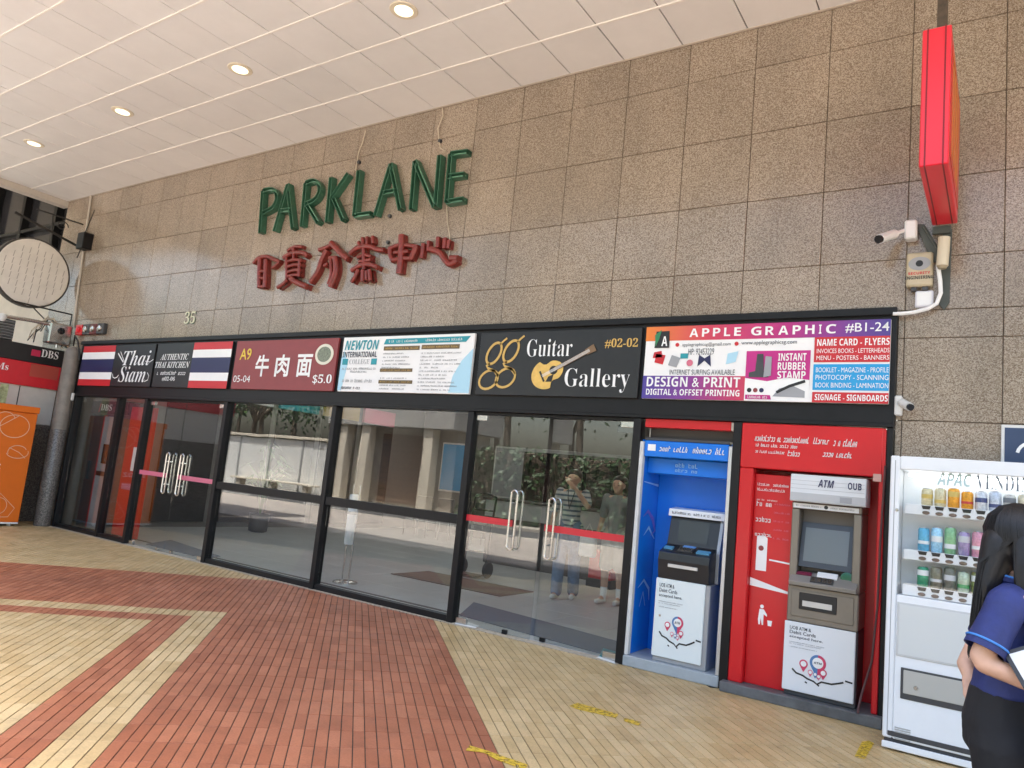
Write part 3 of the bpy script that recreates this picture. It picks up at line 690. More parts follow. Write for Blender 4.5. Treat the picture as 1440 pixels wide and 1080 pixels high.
txt('DESIGN & PRINT', t, bx(.02, .44, .165, .30), Y2, P_WHITE, 'sans'); txt('DIGITAL & OFFSET PRINTING', t, bx(.02, .44, .05, .135), Y2, P_WHITE, 'sans')
for pts, m in (([(.05, .50), (.09, .47), (.10, .60), (.055, .62)], P_RED), ([(.04, .56), (.085, .57), (.08, .66), (.045, .64)], P_RED), ([(.115, .46), (.155, .43), (.17, .56), (.13, .60)], P_GREY), ([(.17, .55), (.205, .55), (.205, .62), (.17, .62)], P_TEAL),
               ([(.25, .44), (.28, .52), (.31, .44), (.305, .60), (.28, .55), (.255, .60)], P_NAVY), ([(.375, .47), (.415, .50), (.425, .64), (.38, .61)], P_LBLUE)): flat(t, 'picture_item', UV(x0, x1, pts), Y2, m)
flat(t, 'picture_item', disc(x0+(x1-x0)*.215, SZ0+(SZ1-SZ0)*.49, .028, 16), Y3, P_PINK)
urect(t, 'pink_panel', x0, x1, .46, .715, .20, .64, Y2, P_MAG); flat(t, 'white_swoosh', UV(x0, x1, [(.46, .0), (.715, .0), (.715, .27), (.63, .30), (.55, .25), (.46, .29)]), Y3, P_WHITE)
for s, v in (('INSTANT', .51), ('RUBBER', .395), ('STAMP', .285)): txt(s, t, bx(.59, .70, v, v+.095), Y3, P_WHITE, 'sans')
flat(t, 'stamp_picture', UV(x0, x1, [(.475, .30), (.555, .30), (.555, .36), (.535, .38), (.53, .60), (.505, .60), (.50, .38), (.475, .36)]), Y4, DKGREY); flat(t, 'stamp_picture', UV(x0, x1, [(.535, .30), (.565, .32), (.565, .56), (.54, .57)]), Y5, P_GREY)
for i, u in enumerate((.48, .505, .53)): flat(t, 'ink_dot', disc(x0+(x1-x0)*u, SZ0+(SZ1-SZ0)*.135, .018, 14), Y4, (P_BLACK, P_MAROON, P_NAVY)[i])
flat(t, 'brown_label', UV(x0, x1, [(.465, .02), (.57, .02), (.565, .075), (.465, .075)]), Y4, P_MAG); scribble(t, bx(.475, .555, .03, .065), Y5, P_WHITE, 12, 9)
flat(t, 'hand_stamp', UV(x0, x1, [(.575, .06), (.70, .05), (.70, .13), (.65, .20), (.60, .16)]), Y4, P_GREY); strokes(t, 'hand_stamp_arm', [(UV(x0, x1, [(.59, .11), (.64, .19), (.70, .255)]), .022)], Y5, P_BLACK)
urect(t, 'red_panel', x0, x1, .728, 1, .49, .80, Y2, P_RED); urect(t, 'blue_panel', x0, x1, .728, 1, .15, .465, Y2, P_SKY); urect(t, 'red_panel', x0, x1, .728, 1, .0, .125, Y2, P_RED)
for s, v, h, m in (('NAME CARD - FLYERS', .69, .085, P_WHITE), ('INVOICES BOOKS - LETTERHEADS', .60, .055, P_WHITE), ('MENU - POSTERS - BANNERS', .515, .055, P_WHITE), ('BOOKLET - MAGAZINE - PROFILE', .365, .06, P_WHITE), ('PHOTOCOPY - SCANNING', .275, .06, P_WHITE), ('BOOK BINDING - LAMINATION', .18, .06, P_WHITE), ('SIGNAGE - SIGNBOARDS', .025, .075, P_WHITE)):
    txt(s, t, bx(.738, .998, v, v+h), Y3, m, 'sans' if h > .07 else None)
# ------------------------------------------------------------------ building name in green channel letters
GRN_D = mat('green_channel', (.042, .135, .082), .38, noise=.25, nscale=20); GRN_L = mat('green_channel_inside', (.10, .27, .17), .4, noise=.25, nscale=20)
NEON = mat('neon_tube_unlit', (.20, .42, .28), .2)
lt = thing('building_name_sign', 'row of green channel letters reading PARKLANE on the granite wall', 'sign', (-6.2, D, 4.2))
YL = D-.085
LET = {'P': [[(369, 268), (365, 327)], [(369, 268), (381, 266), (388, 272), (388, 282), (382, 292), (369, 299)]],
 'A': [[(404, 259), (385, 325)], [(404, 259), (411, 321)], [(394, 296), (408, 295)]],
 'R': [[(429, 257), (423.5, 318)], [(429, 257), (440, 254), (448, 260), (448, 271), (441, 281), (428, 287)], [(431, 287), (447, 313)]],
 'K': [[(465, 249), (459, 312)], [(465, 279), (489, 244)], [(469, 279), (482, 309)]],
 'L': [[(504, 239), (497.5, 303)], [(497.5, 303), (520, 300)]],
 'A2': [[(549, 230), (527, 303)], [(549, 230), (562, 294)], [(538, 271), (556, 268)]],
 'N': [[(583, 226), (577.5, 294)], [(583, 226), (610, 290)], [(618, 218), (612, 291)]],
 'E': [[(633, 216), (627.5, 284)], [(633, 216), (657, 213)], [(630, 248), (652, 245)], [(627.5, 284), (651, 280)]]}
for key, sts in LET.items():
    L0 = None; kk = 0
    for st in sts:
        pts = [P(a, b, YL) for a, b in st]; kk += 1
        if len(pts) > 3:   # smooth the bowl
            sm = []
            for i in range(len(pts)-1):
                p0 = pts[max(0, i-1)]; p1 = pts[i]; p2 = pts[i+1]; p3 = pts[min(len(pts)-1, i+2)]
                for k in range(4):
                    u = k/4; sm.append(tuple(.5*((2*p1[c])+(p2[c]-p0[c])*u+(2*p0[c]-5*p1[c]+4*p2[c]-p3[c])*u*u+(3*p1[c]-p0[c]-3*p2[c]+p3[c])*u**3) for c in (0, 1)))
            pts = sm+[pts[-1]]
        w = .060; rb = ribbon(pts, w); n = len(pts); th = .009; f0, b0 = YL-.002*kk, D-.004
        # side walls of the channel
        mb = MB()
        rin = ribbon(pts, w-2*th); ring_o, ring_i = rb, rin; m_ = len(rb)
        for i in range(m_):
            j = (i+1) % m_
            a, b, c, d = ring_o[i], ring_o[j], ring_i[j], ring_i[i]
            mb.poly([(a[0], f0, a[1]), (b[0], f0, b[1]), (b[0], b0, b[1]), (a[0], b0, a[1])]); mb.poly([(d[0], f0, d[1]), (c[0], f0, c[1]), (c[0], b0, c[1]), (d[0], b0, d[1])])
            mb.poly([(a[0], f0, a[1]), (b[0], f0, b[1]), (c[0], f0, c[1]), (d[0], f0, d[1])])
        if L0 is None: L0 = mb.build('letter', GRN_D, lt); par = L0
        else: mb.build('letter_stroke', GRN_D, L0)
        mb = MB()
        for i in range(n-1):
            a, b, c, d = rin[i], rin[i+1], rin[2*n-2-i], rin[2*n-1-i]; yb = D-.022-.0015*kk
            mb.poly([(a[0], yb, a[1]), (b[0], yb, b[1]), (c[0], yb, c[1]), (d[0], yb, d[1])])
        mb.build('channel_back', GRN_L, L0)
        ins = [pts[0]]+pts[1:-1]+[pts[-1]]
        MB().tube([(p[0], D-.048, p[1]) for p in ins], .010, 8).build('neon_tube', NEON, L0, True)
# Chinese characters in red
REDCH = mat('red_character', (.21, .030, .024), .30, noise=.35, nscale=25)
ct = thing('chinese_character_sign', 'row of six dark red brush style Chinese characters below the green letters', 'sign', (-6.2, D, 3.6))
z1 = lambda a, b: (345+a/9.29, 320+b/9.29)
z2 = lambda a, b: (490+a/8.73, 315+b/8.73)
GL = [
 [(z1, [(95, 460), (165, 390), (270, 375), (360, 410), (445, 445)], 7), (z1, [(440, 430), (380, 500), (340, 520)], 6), (z1, [(185, 400), (175, 600), (175, 780)], 9), (z1, [(265, 420), (260, 600), (250, 785)], 9), (z1, [(190, 570), (250, 570)], 5), (z1, [(190, 660), (250, 660)], 5), (z1, [(180, 770), (255, 775)], 6)],
 [(z1, [(540, 295), (640, 245), (740, 250)], 6), (z1, [(490, 390), (600, 330), (760, 330), (800, 380)], 8), (z1, [(620, 260), (625, 420)], 6), (z1, [(520, 450), (620, 420), (740, 425)], 6), (z1, [(520, 520), (640, 485), (735, 490)], 6), (z1, [(530, 590), (640, 555), (725, 560)], 6), (z1, [(545, 640), (640, 620), (715, 625)], 6), (z1, [(540, 400), (545, 690)], 6), (z1, [(715, 420), (705, 640)], 6), (z1, [(560, 680), (500, 740), (430, 785)], 7), (z1, [(600, 670), (700, 730), (820, 780)], 10)],
 [(z1, [(950, 285), (1030, 260), (1110, 220)], 7), (z1, [(1110, 195), (1180, 270), (1260, 350), (1335, 410)], 10), (z1, [(1060, 290), (990, 420), (940, 570), (840, 715)], 9), (z1, [(1090, 390), (1190, 390)], 6), (z1, [(1170, 390), (1185, 560), (1110, 780)], 11), (z1, [(1110, 400), (1120, 600), (1080, 740)], 6), (z1, [(1030, 500), (1080, 470)], 6)],
 [(z2, [(110, 215), (135, 290)], 6), (z2, [(160, 165), (170, 280)], 6), (z2, [(220, 155), (220, 280)], 6), (z2, [(290, 150), (300, 240)], 6), (z2, [(15, 365), (110, 290), (250, 275), (350, 310), (440, 320)], 8), (z2, [(110, 410), (200, 380), (280, 400)], 6), (z2, [(130, 460), (280, 440)], 6), (z2, [(190, 300), (195, 560)], 7), (z2, [(45, 575), (150, 510), (270, 500), (370, 540)], 8), (z2, [(130, 560), (90, 650), (45, 715)], 7), (z2, [(185, 570), (180, 710)], 7), (z2, [(230, 580), (232, 690)], 6), (z2, [(270, 570), (285, 705)], 7)],
 [(z2, [(505, 290), (640, 250), (835, 275)], 7), (z2, [(505, 285), (505, 370), (540, 450)], 8), (z2, [(540, 440), (640, 420), (760, 420)], 7), (z2, [(825, 270), (800, 350), (760, 430)], 10), (z2, [(650, 135), (650, 300), (640, 450), (620, 610)], 11), (z2, [(560, 350), (740, 335)], 6)],
 [(z2, [(910, 235), (900, 330), (885, 415)], 7), (z2, [(975, 205), (970, 330)], 6), (z2, [(1000, 305), (1110, 345), (1180, 440), (1240, 490), (1340, 440)], 9), (z2, [(1095, 160), (1090, 290)], 7), (z2, [(1185, 170), (1170, 300)], 7), (z2, [(1235, 200), (1220, 300)], 6), (z2, [(1250, 420), (1345, 420)], 9)]]
for g in GL:
    mb = MB()
    for k, (zf, pts, wpx) in enumerate(g):
        pp = [P(*zf(*p), D-.07) for p in pts]; sm = []
        for i in range(len(pp)-1):
            p0 = pp[max(0, i-1)]; a = pp[i]; b = pp[i+1]; p3 = pp[min(len(pp)-1, i+2)]
            for s in range(4):
                u = s/4; sm.append(tuple(.5*((2*a[c])+(b[c]-p0[c])*u+(2*p0[c]-5*a[c]+4*b[c]-p3[c])*u*u+(3*a[c]-p0[c]-3*b[c]+p3[c])*u**3) for c in (0, 1)))
        sm.append(pp[-1]); n0 = len(mb.v); r = wpx*.0037
        mb.tube([(p[0], D-.055-.003*k, p[1]) for p in sm], r, 10)
        mb.v[n0:] = [(x, min(D-.002, (D-.05)+(y-(D-.05))*.9), z) for x, y, z in mb.v[n0:]]
        # skirt to the wall
        rb = ribbon(sm, 2*r*.97); m_ = len(rb)
        for i in range(m_):
            a, b = rb[i], rb[(i+1) % m_]; mb.poly([(a[0], D-.05, a[1]), (b[0], D-.05, b[1]), (b[0], D-.001, b[1]), (a[0], D-.001, a[1])])
    mb.build('character', REDCH, ct, True)
# hanging wires of the sign
CABLE = mat('old_cable', (.55, .47, .36), .6)
def cable(name, label, pts, r, m, cat='cable', y=D-.02, group=None, ys=None):
    mb = MB(); w = []
    for i, (a, b) in enumerate(pts):
        yy = ys[i] if ys else y; x, z = P(a, b, yy); w.append((x, yy, z))
    mb.tube(w, r, 8); o = mb.build(name, m, None, True); return setp(o, label, cat, group)
cable('sign_cable', 'thin pale wire hanging from the ceiling to the letter L', [(514, 184), (510, 200), (504, 215), (502, 228), (500, 240)], .007, CABLE)
cable('sign_cable', 'thin pale wire from the ceiling to the letter N', [(622, 152), (623, 163), (616, 180), (617, 195), (619, 208), (627, 213)], .007, CABLE)
cable('sign_cable', 'thin wire hanging from the letter E down to the last character', [(628, 287), (629, 310), (632, 330), (633, 350), (630, 365)], .005, CABLE)
# wall bolts
for i, (a, b, l) in enumerate(((506, 229, 'above the letter L'), (549.5, 304.5, 'under the second letter A'), (620, 199, 'above the letter N'), (547, 341.5, 'left of the fifth character'))):
    x, z = P(a, b, D); o = MB().cyl((x, D-.03, z), (x, D, z), .022, 10).build('wall_bolt', DKGREY); setp(o, 'small dark bolt on the granite '+l, 'bolt', 'bolts on the wall')
# house number
t = thing('house_number', 'small green and cream house number 35 on the wall above the flag sign', 'number', (P(270, 447)[0], D, P(270, 447)[1]))
txt('35', t, pb(261, 276, 439, 456, D-.004), D-.004, mat('number_dark', (.05, .07, .035), .5), 'serif'); txt('35', t, tuple(a+b for a, b in zip(pb(261, 276, 439, 456, D-.004), (-.025, -.025, .012, .012))), D-.007, mat('number_cream', (.6, .58, .42), .5), 'serif')
# row of four small boxes above the first board
cols = [RED_P, DKGREY, mat('dark_red', (.12, .02, .02), .4), DKGREY]
for i in range(4):
    x, z = P(112+10*i, 464-.6*i, D-.05)
    t = thing('indicator_box', ['bright red indicator box, first of four over the first flag board', 'dark indicator box right of the red one, second of four', 'dark red indicator box, third of four in a row', 'dark indicator box at the right end of the row of four'][i], 'box', (x, D, z), 'indicator boxes above the first board')
    B(x-.10, x+.10, D-.07, D, z-.085, z+.085, b=.01).build('housing', cols[i], t)
    MB().lathe([(.055, 0), (.05, -.02), (.02, -.03), (.001, -.031)], (x, D-.071, z), 14, 'y').build('lens', STEEL if i else RED_S, t, True)

# ------------------------------------------------------------------ red projecting sign
t = thing('projecting_sign', 'red box sign hung out from the wall at upper right, orange side face', 'sign', (-.36, 5.8, 3.51))
SX0, SX1, SY0, SY1, SA, SB = -.442, -.287, 4.76, 5.80, 3.512, 4.40
B(SX0, SX1, SY0, SY1, SA, SB, b=.006).build('box', RED_S, t)
for x in (SX0+.03, SX1-.03):
    B(x-.004, x+.004, SY0-.003, SY1+.001, SA-.003, SB+.003, b=.001).build('seam', mat('seam_dark', (.22, .004, .008), .4), t)
OR_ = mat('sign_orange', (.62, .20, .03), .35)
MB().box(SX1+.001, SX1+.004, SY0+.10, SY1-.06, SA+.08, SB-.08).build('side_face', mat('sign_face', (.62, .06, .03), .35), t)
for i, (y0, y1, a, b) in enumerate(((SY0+.16, SY0+.24, SA+.12, SB-.18), (SY0+.34, SY0+.42, SA+.14, SB-.12), (SY0+.52, SY0+.60, SA+.12, SB-.14), (SY0+.7, SY0+.78, SA+.14, SB-.14))):
    MB().box(SX1+.0045, SX1+.007, y0, y1, a, b).build('orange_bar', OR_, t)
MB().box(SX1+.0045, SX1+.007, SY0+.14, SY0+.8, SB-.14, SB-.11).build('orange_bar', OR_, t)
B(-.40, -.34, 5.2, 5.26, SB+.004, ZC, b=.004).build('hanger', mat('rusty_steel', (.075, .055, .04), .6, noise=.4, nscale=20), t)
B(-.40, -.345, SY1-.08, D, SB-.16, SB-.11, b=.003).build('wall_arm', mat('rusty_steel', (.075, .055, .04), .6), t)
B(-.40, -.345, SY1+.001, D, SA+.06, SA+.11, b=.003).build('wall_arm', mat('rusty_steel', (.075, .055, .04), .6), t)

# ------------------------------------------------------------------ fittings on the right hand wall
def wp(a, b, y=D): x, z = P(a, b, y); return x, y, z
SLATE = mat('slate_bracket', (.065, .075, .068), .5, noise=.2)
t = thing('sign_bracket', 'dark grey steel bracket under the red projecting sign', 'bracket', wp(1331, 430))
pts = [P(1326, 325, D-.02), P(1339, 322, D-.02), P(1335, 425, D-.02), P(1328, 436, D-.02), P(1320, 428, D-.02)]
MB().prism(pts, D-.02, D, 'y').build('upright', SLATE, t, bevel=.004)
pts = [P(1288, 316, D-.035), P(1300, 316, D-.035), P(1318, 345, D-.035), P(1322, 372, D-.035), P(1312, 368, D-.035), P(1303, 352, D-.035)]
MB().prism(pts, D-.05, D-.021, 'y').build('arm_plate', SLATE, t, bevel=.004)
MB().tube([wp(1298, 318, D-.06), wp(1318, 350, D-.06)], .008, 8).build('stay_rod', SLATE, t)
B(*(lambda a, b: (a[0], b[0], D-.05, D-.021, b[1], a[1]))(P(1312, 322), P(1338, 330)), b=.004).build('head_plate', SLATE, t)
t = thing('flood_lamp', 'cream cylinder lamp fixed to the bracket under the red sign', 'lamp', wp(1327, 372))
a, b = wp(1328, 334, D-.12), wp(1325, 374, D-.12); MB().tube([a, b], .038, 18).build('tube_body', mat('cream_plastic', (.62, .55, .42), .45), t, True)
c = Vector(b)+(Vector(b)-Vector(a)).normalized()*.02; MB().tube([b, tuple(c)], .036, 18, r1=.026).build('lamp_end', mat('cream_dark', (.36, .30, .2), .5), t, True)
MB().cyl(wp(1327, 352, D-.12), wp(1327, 352, D-.05), .015, 10).build('mount', SLATE, t)
t = thing('alarm_box', 'weathered cream alarm bell box with emblem, under the camera', 'alarm box', wp(1293, 402))
x0, z1_ = P(1275, 356, D-.08); x1, z0_ = P(1311, 401, D-.08)
B(x0, x1, D-.08, D, z0_, z1_, b=.012).build('housing', mat('alarm_cream', (.50, .43, .30), .5, noise=.12, nscale=12), t)
flat(t, 'emblem_band', disc((x0+x1)/2, z0_+(z1_-z0_)*.66, (x1-x0)*.42, 20, .05), D-.0835, P_GREY); flat(t, 'emblem_eye', disc((x0+x1)/2, z0_+(z1_-z0_)*.66, .024, 14), D-.086, P_BLACK)
txt('SECURITY', t, ((x0+x1)/2-.07, (x0+x1)/2+.07, z0_+.085, z0_+.105), D-.0835, P_RED, 'sans'); txt('ENGINEERING', t, ((x0+x1)/2-.09, (x0+x1)/2+.09, z0_+.05, z0_+.075), D-.0835, P_BLACK, 'sans')
for s in (.3, .72): B(x0+(x1-x0)*s-.02, x0+(x1-x0)*s+.02, D-.06, D-.02, z0_-.03, z0_, b=.004).build('foot_clip', DKGREY, t)
t = thing('junction_box', 'small square white junction box below the alarm box', 'box', wp(1300, 430))
x0, z1_ = P(1287, 409, D-.05); x1, z0_ = P(1312, 431, D-.05); B(x0, x1, D-.05, D, z0_, z1_, b=.008).build('body', mat('lilac_white', (.72, .72, .80), .4), t); B(x0+.012, x1-.012, D-.054, D-.0505, z0_+.012, z1_-.012, b=.001).build('lid', WHITE, t)
t = thing('security_camera', 'white security camera on a white wall box beside the red sign', 'camera', wp(1281, 334))
x0, z1_ = P(1272, 309, D-.1); x1, z0_ = P(1289, 334, D-.1); B(x0, x1, D-.1, D, z0_, z1_, b=.012).build('wall_box', WHITE, t)
a, b = Vector(wp(1258, 329, D-.14)), Vector(wp(1237, 336, D-.30)); MB().tube([a, b], .034, 14).build('barrel', WHITE, t, True)
MB().tube([b, b+(b-a).normalized()*.02], .030, 14).build('lens', BLACKG, t, True); MB().tube([wp(1272, 324, D-.08), tuple(a)], .014, 8).build('arm', WHITE, t, True)
cable('wall_cable', 'thick white cable curving from the bracket down to the sign fascia', [(1319, 372), (1322, 395), (1323, 412), (1317, 427), (1305, 434), (1285, 439), (1268, 441), (1256, 441)], .014, WHITE, y=D-.07)
t = thing('security_camera', 'small white camera on the wall at the right end of the fascia', 'camera', wp(1268, 570))
x0, z1_ = P(1258, 556, D-.06); x1, z0_ = P(1268, 584, D-.06); B(x0, x1, D-.06, D, z0_, z1_, b=.008).build('wall_box', WHITE_D, t); MB().tube([wp(1268, 566, D-.06), wp(1279, 572, D-.14)], .03, 12).build('barrel', WHITE_D, t, True); MB().tube([wp(1279, 572, D-.14), wp(1281, 573, D-.155)], .024, 12).build('lens', BLACKG, t)
t = thing('notice_board', 'dark blue notice board in a pale frame on the granite, cut by the picture edge', 'sign', wp(1420, 645))
x0, z1_ = P(1408, 597, D-.02); _, z0_ = P(1408, 690, D-.02); x1 = x0+.62
B(x0, x1, D-.025, D, z0_, z1_, b=.004).build('frame', WHITE_D, t); B(x0+.02, x1-.02, D-.028, D-.0255, z0_+.02, z1_-.02, b=.001).build('face', mat('navy_face', (.03, .055, .12), .4), t)
strokes(t, 'white_logo', [([(x0+.17+.08*math.cos(a_), z0_+.245+.08*math.sin(a_)) for a_ in [math.pi*(.95-.09*k) for k in range(11)]], .02)], D-.031, P_WHITE)
# ------------------------------------------------------------------ blue cash machine bay
def pin(t, cx, cz, r, m, m2, y, nm='map_pin'):
    """round-headed location pin, ring with pointed foot"""
    out = [(cx+r*math.cos(a), cz+r*math.sin(a)) for a in [R_(-35+250*k/20) for k in range(21)]]+[(cx, cz-2.0*r)]
    flat(t, nm, out, y, m); flat(t, nm+'_face', disc(cx, cz, r*.68, 18), y-.0025, m2)
def art(t, x0, x1, z0, z1, y):
    w = x1-x0; h = z1-z0; U = lambda u, v: (x0+w*u, z0+h*v)
    for s, v in (('UOB ATM &', .89), ('Debit Cards', .825), ('accepted here.', .755)):
        txt(s, t, (x0+w*.08, x0+w*(.08+.034*len(s)), z0+h*v, z0+h*(v+.05)), y, mat('print_dark', (.06, .07, .09), .5), off=.008)
    for k, v in enumerate((.70, .675, .63)): scribble(t, (x0+w*.08, x0+w*(.58-.05*k), z0+h*v, z0+h*(v+.014)), y, P_GREY, 34, k)
    c = U(.5, .47); pin(t, c[0], c[1], w*.115, mat('pin_blue', (.08, .20, .42), .4), P_WHITE, y); 
    flat(t, 'map_pin_half', [(c[0]+w*.115*math.cos(a), c[1]+w*.115*math.sin(a)) for a in [R_(-35+125*k/12) for k in range(13)]]+[(c[0], c[1]), (c[0], c[1]-w*.23)], y-.0012, mat('pin_red', (.60, .05, .12), .4))
    txt('ATM', t, (c[0]-w*.055, c[0]+w*.055, c[1]-h*.015, c[1]+h*.015), y-.0055, mat('print_dark', (.06, .07, .09), .5), 'sans')
    for u, v, s, m in ((.30, .42, .06, mat('pin_red', (.6, .05, .12), .4)), (.58, .345, .05, mat('pin_red', (.6, .05, .12), .4)), (.40, .32, .035, P_PINK), (.47, .305, .03, mat('pin_blue', (.08, .2, .42), .4)), (.52, .285, .03, P_PINK)):
        p = U(u, v); pin(t, p[0], p[1], w*s, m, P_WHITE, y-.001, 'small_pin')
    strokes(t, 'map_line', [([U(.14, .32), U(.2, .27), U(.3, .25), U(.36, .22), U(.45, .20), U(.5, .17), U(.56, .215), U(.7, .215), U(.8, .25), U(.86, .275)], .012), ([U(.5, .17), U(.53, .15)], .01), ([U(.33, .17), U(.36, .155)], .01), ([U(.88, .30), U(.98, .29)], .012)], y, P_BLACK)
bx0, bx1 = -2.605, -1.802
t = thing('cash_machine_bay', 'blue surround of the blue cash machine between aluminium posts', 'cash machine bay', (-2.2, D+.2, 0))
B(bx0-.0, bx1+.0, D-.05, D+.62, .0, .085, b=.006).build('plinth', mat('plinth_grey', (.36, .40, .43), .5, noise=.12), t)
for x in (bx0, bx1-.035): B(x, x+.035, D-.035, D+.02, .086, 1.86, b=.005).build('post', WHITE_D if x == bx0 else ALU, t)
B(bx0, bx0+.03, D+.021, D+.62, .086, 1.88, b=.003).build('side_panel', BLUE_P, t); B(bx1-.03, bx1, D+.021, D+.62, .086, 1.88, b=.003).build('side_panel', BLUE_P, t)
B(bx0+.031, bx1-.031, D+.38, D+.43, .086, 1.88, b=.003).build('back_panel', BLUE_P, t)
B(bx0+.036, bx1-.036, D-.015, D+.03, 1.735, 1.872, b=.006).build('header', BLUE_P, t); B(bx0+.031, bx1-.031, D+.10, D+.379, 1.60, 1.735, b=.006).build('inner_header', BLUE_P, t)
B(bx0+.036, bx1-.036, D-.01, D+.55, 1.874, 1.90, b=.004).build('roof', DKGREY, t)
B(bx0+.03, bx1-.03, D-.02, D+.1, 1.985, 2.058, b=.003).build('red_fascia', RED_P, t); B(bx0+.03, bx1-.03, D+.11, D+.14, 1.90, 2.058, b=.003).build('dark_gap', mat('brown_gap', (.06, .05, .045), .4), t)
scribble(t, (bx0+.17, bx0+.42, 1.785, 1.832), D-.018, P_WHITE, 10, 11, slant=.25); scribble(t, (bx0+.46, bx1-.07, 1.785, 1.84), D-.018, P_WHITE, 10, 12, slant=.25); flat(t, 'bank_badge', rect(bx0+.07, bx0+.14, 1.785, 1.84), D-.018, P_WHITE)
scribble(t, (bx0+.28, bx0+.48, 1.665, 1.70), D+.0965, mat('pale_blue', (.30, .55, .85), .4), 7, 13); scribble(t, (bx0+.28, bx0+.48, 1.625, 1.655), D+.0965, mat('pale_blue', (.30, .55, .85), .4), 7, 14)
vio = mat('violet_print', (.16, .12, .55), .35); lb_ = mat('pale_blue', (.30, .55, .85), .4)
def side_art(pts, w, m):
    mb = MB(); rb = ribbon(pts, w); n = len(pts)
    for i in range(n-1): mb.poly([(bx0+.0325, *rb[k]) for k in (i, i+1, 2*n-2-i, 2*n-1-i)])
    mb.build('swirl', m, t)
side_art([(D+.08, 1.22), (D+.18, 1.27), (D+.3, 1.20), (D+.36, 1.10), (D+.28, 1.06)], [.004, .03, .045, .03, .006], vio); side_art([(D+.12, 1.06), (D+.22, 1.13), (D+.36, 1.03)], [.004, .03, .008], lb_)
side_art([(D+.08, .62), (D+.2, .68), (D+.32, .60), (D+.34, .5)], [.004, .025, .03, .006], lb_); side_art([(D+.14, .46), (D+.2, .58), (D+.26, .46)], [.006, .02, .008], lb_); side_art([(D+.05, 1.52), (D+.37, 1.50)], [.006, .02], lb_)
mx0, mx1 = -2.375, -1.925
a = thing('cash_machine', 'cash machine with white lower panel and black keypad hood in blue bay', 'cash machine', (-2.15, D+.2, .085))
yA = D-.01
B(mx0+.006, mx1, yA+.012, D+.37, .0855, .745, b=.006).build('cabinet', mat('machine_grey', (.37, .38, .40), .4, .3), a)
B(mx0+.02, mx1-.02, yA+.02, D+.4, .086, .12, b=.003).build('kick_strip', DKGREY, a)
B(mx0, mx1-.035, yA-.004, yA+.011, .125, .745, b=.005).build('front_panel', mat('panel_white', (.74, .80, .80), .35), a)
MB().prism([(yA, .747), (yA-.03, .90), (yA-.02, .96), (D+.14, 1.02), (D+.20, 1.255), (D+.37, 1.255), (D+.37, .747)], mx0+.01, mx1-.01, 'x').build('hood', mat('hood_black', (.022, .022, .024), .32), a, bevel=.006)
MB().prism([(D+.12, .99), (D+.19, 1.25), (D+.375, 1.25), (D+.375, .75), (D+.12, .75)], mx1-.009, mx1+.02, 'x').build('side_cheek', mat('machine_grey', (.37, .38, .40), .4), a, bevel=.004)
MB().prism([(D+.155, 1.255), (D+.165, 1.315), (D+.3, 1.33), (D+.3, 1.257)], mx0+.0, mx1+.03, 'x').build('top_strip', WHITE, a, bevel=.004)
def slopeq(parent, nm, u0, u1, w0, w1, m, A=(D+.14, 1.02), Bq=(D+.20, 1.255), x0=mx0+.01, x1=mx1-.01, off=.003):
    dy, dz = Bq[0]-A[0], Bq[1]-A[1]; ln = math.hypot(dy, dz); ny, nz = -dz/ln*off, dy/ln*off
    g = lambda w: (A[0]+dy*w+ny, A[1]+dz*w+nz); X = lambda u: x0+(x1-x0)*u
    p, q_ = g(w0), g(w1); b0, b1 = (A[0]+dy*w0+ny*.05, A[1]+dz*w0+nz*.05), (A[0]+dy*w1+ny*.05, A[1]+dz*w1+nz*.05)
    mb = MB(); mb.prism([p, q_, b1, b0], X(u0), X(u1), 'x'); return mb.build(nm, m, parent)
SCREEN = mat('screen_off', (.05, .052, .048), .10)
slopeq(a, 'screen', .2, .8, .12, .88, SCREEN)
KA, KB = (yA-.02, .96), (D+.14, 1.02)
slopeq(a, 'keypad', .33, .62, .25, .65, DKGREY, KA, KB, off=.012)
for r_ in range(4):
    for c_ in range(4): slopeq(a, 'key', .34+.07*c_, .395+.07*c_, .27+.095*r_, .34+.095*r_, STEEL, KA, KB, off=.016)
slopeq(a, 'card_slot', .70, .95, .25, .55, mat('slot_blue', (.10, .30, .48), .3), KA, KB, off=.014); slopeq(a, 'receipt_slot', .04, .22, .35, .6, mat('slot_blue', (.10, .30, .48), .3), KA, KB, off=.012)
slopeq(a, 'blue_sticker', .36, .6, .72, .98, mat('sticker_blue', (.16, .35, .70), .3), KA, KB, off=.006)
scribble(a, (mx0+.03, mx1+.0, 1.275, 1.297), D+.153, P_BLACK, 40, 15)
B(mx0+.10, mx1-.10, yA-.034, yA-.012, .845, .872, b=.003).build('cash_slot', ALU, a)
art(a, mx0, mx1-.035, .125, .745, yA-.0065)
B(mx0+.045, mx0+.062, yA-.010, yA-.0042, .44, .457, b=.002).build('lock', STEEL, a)

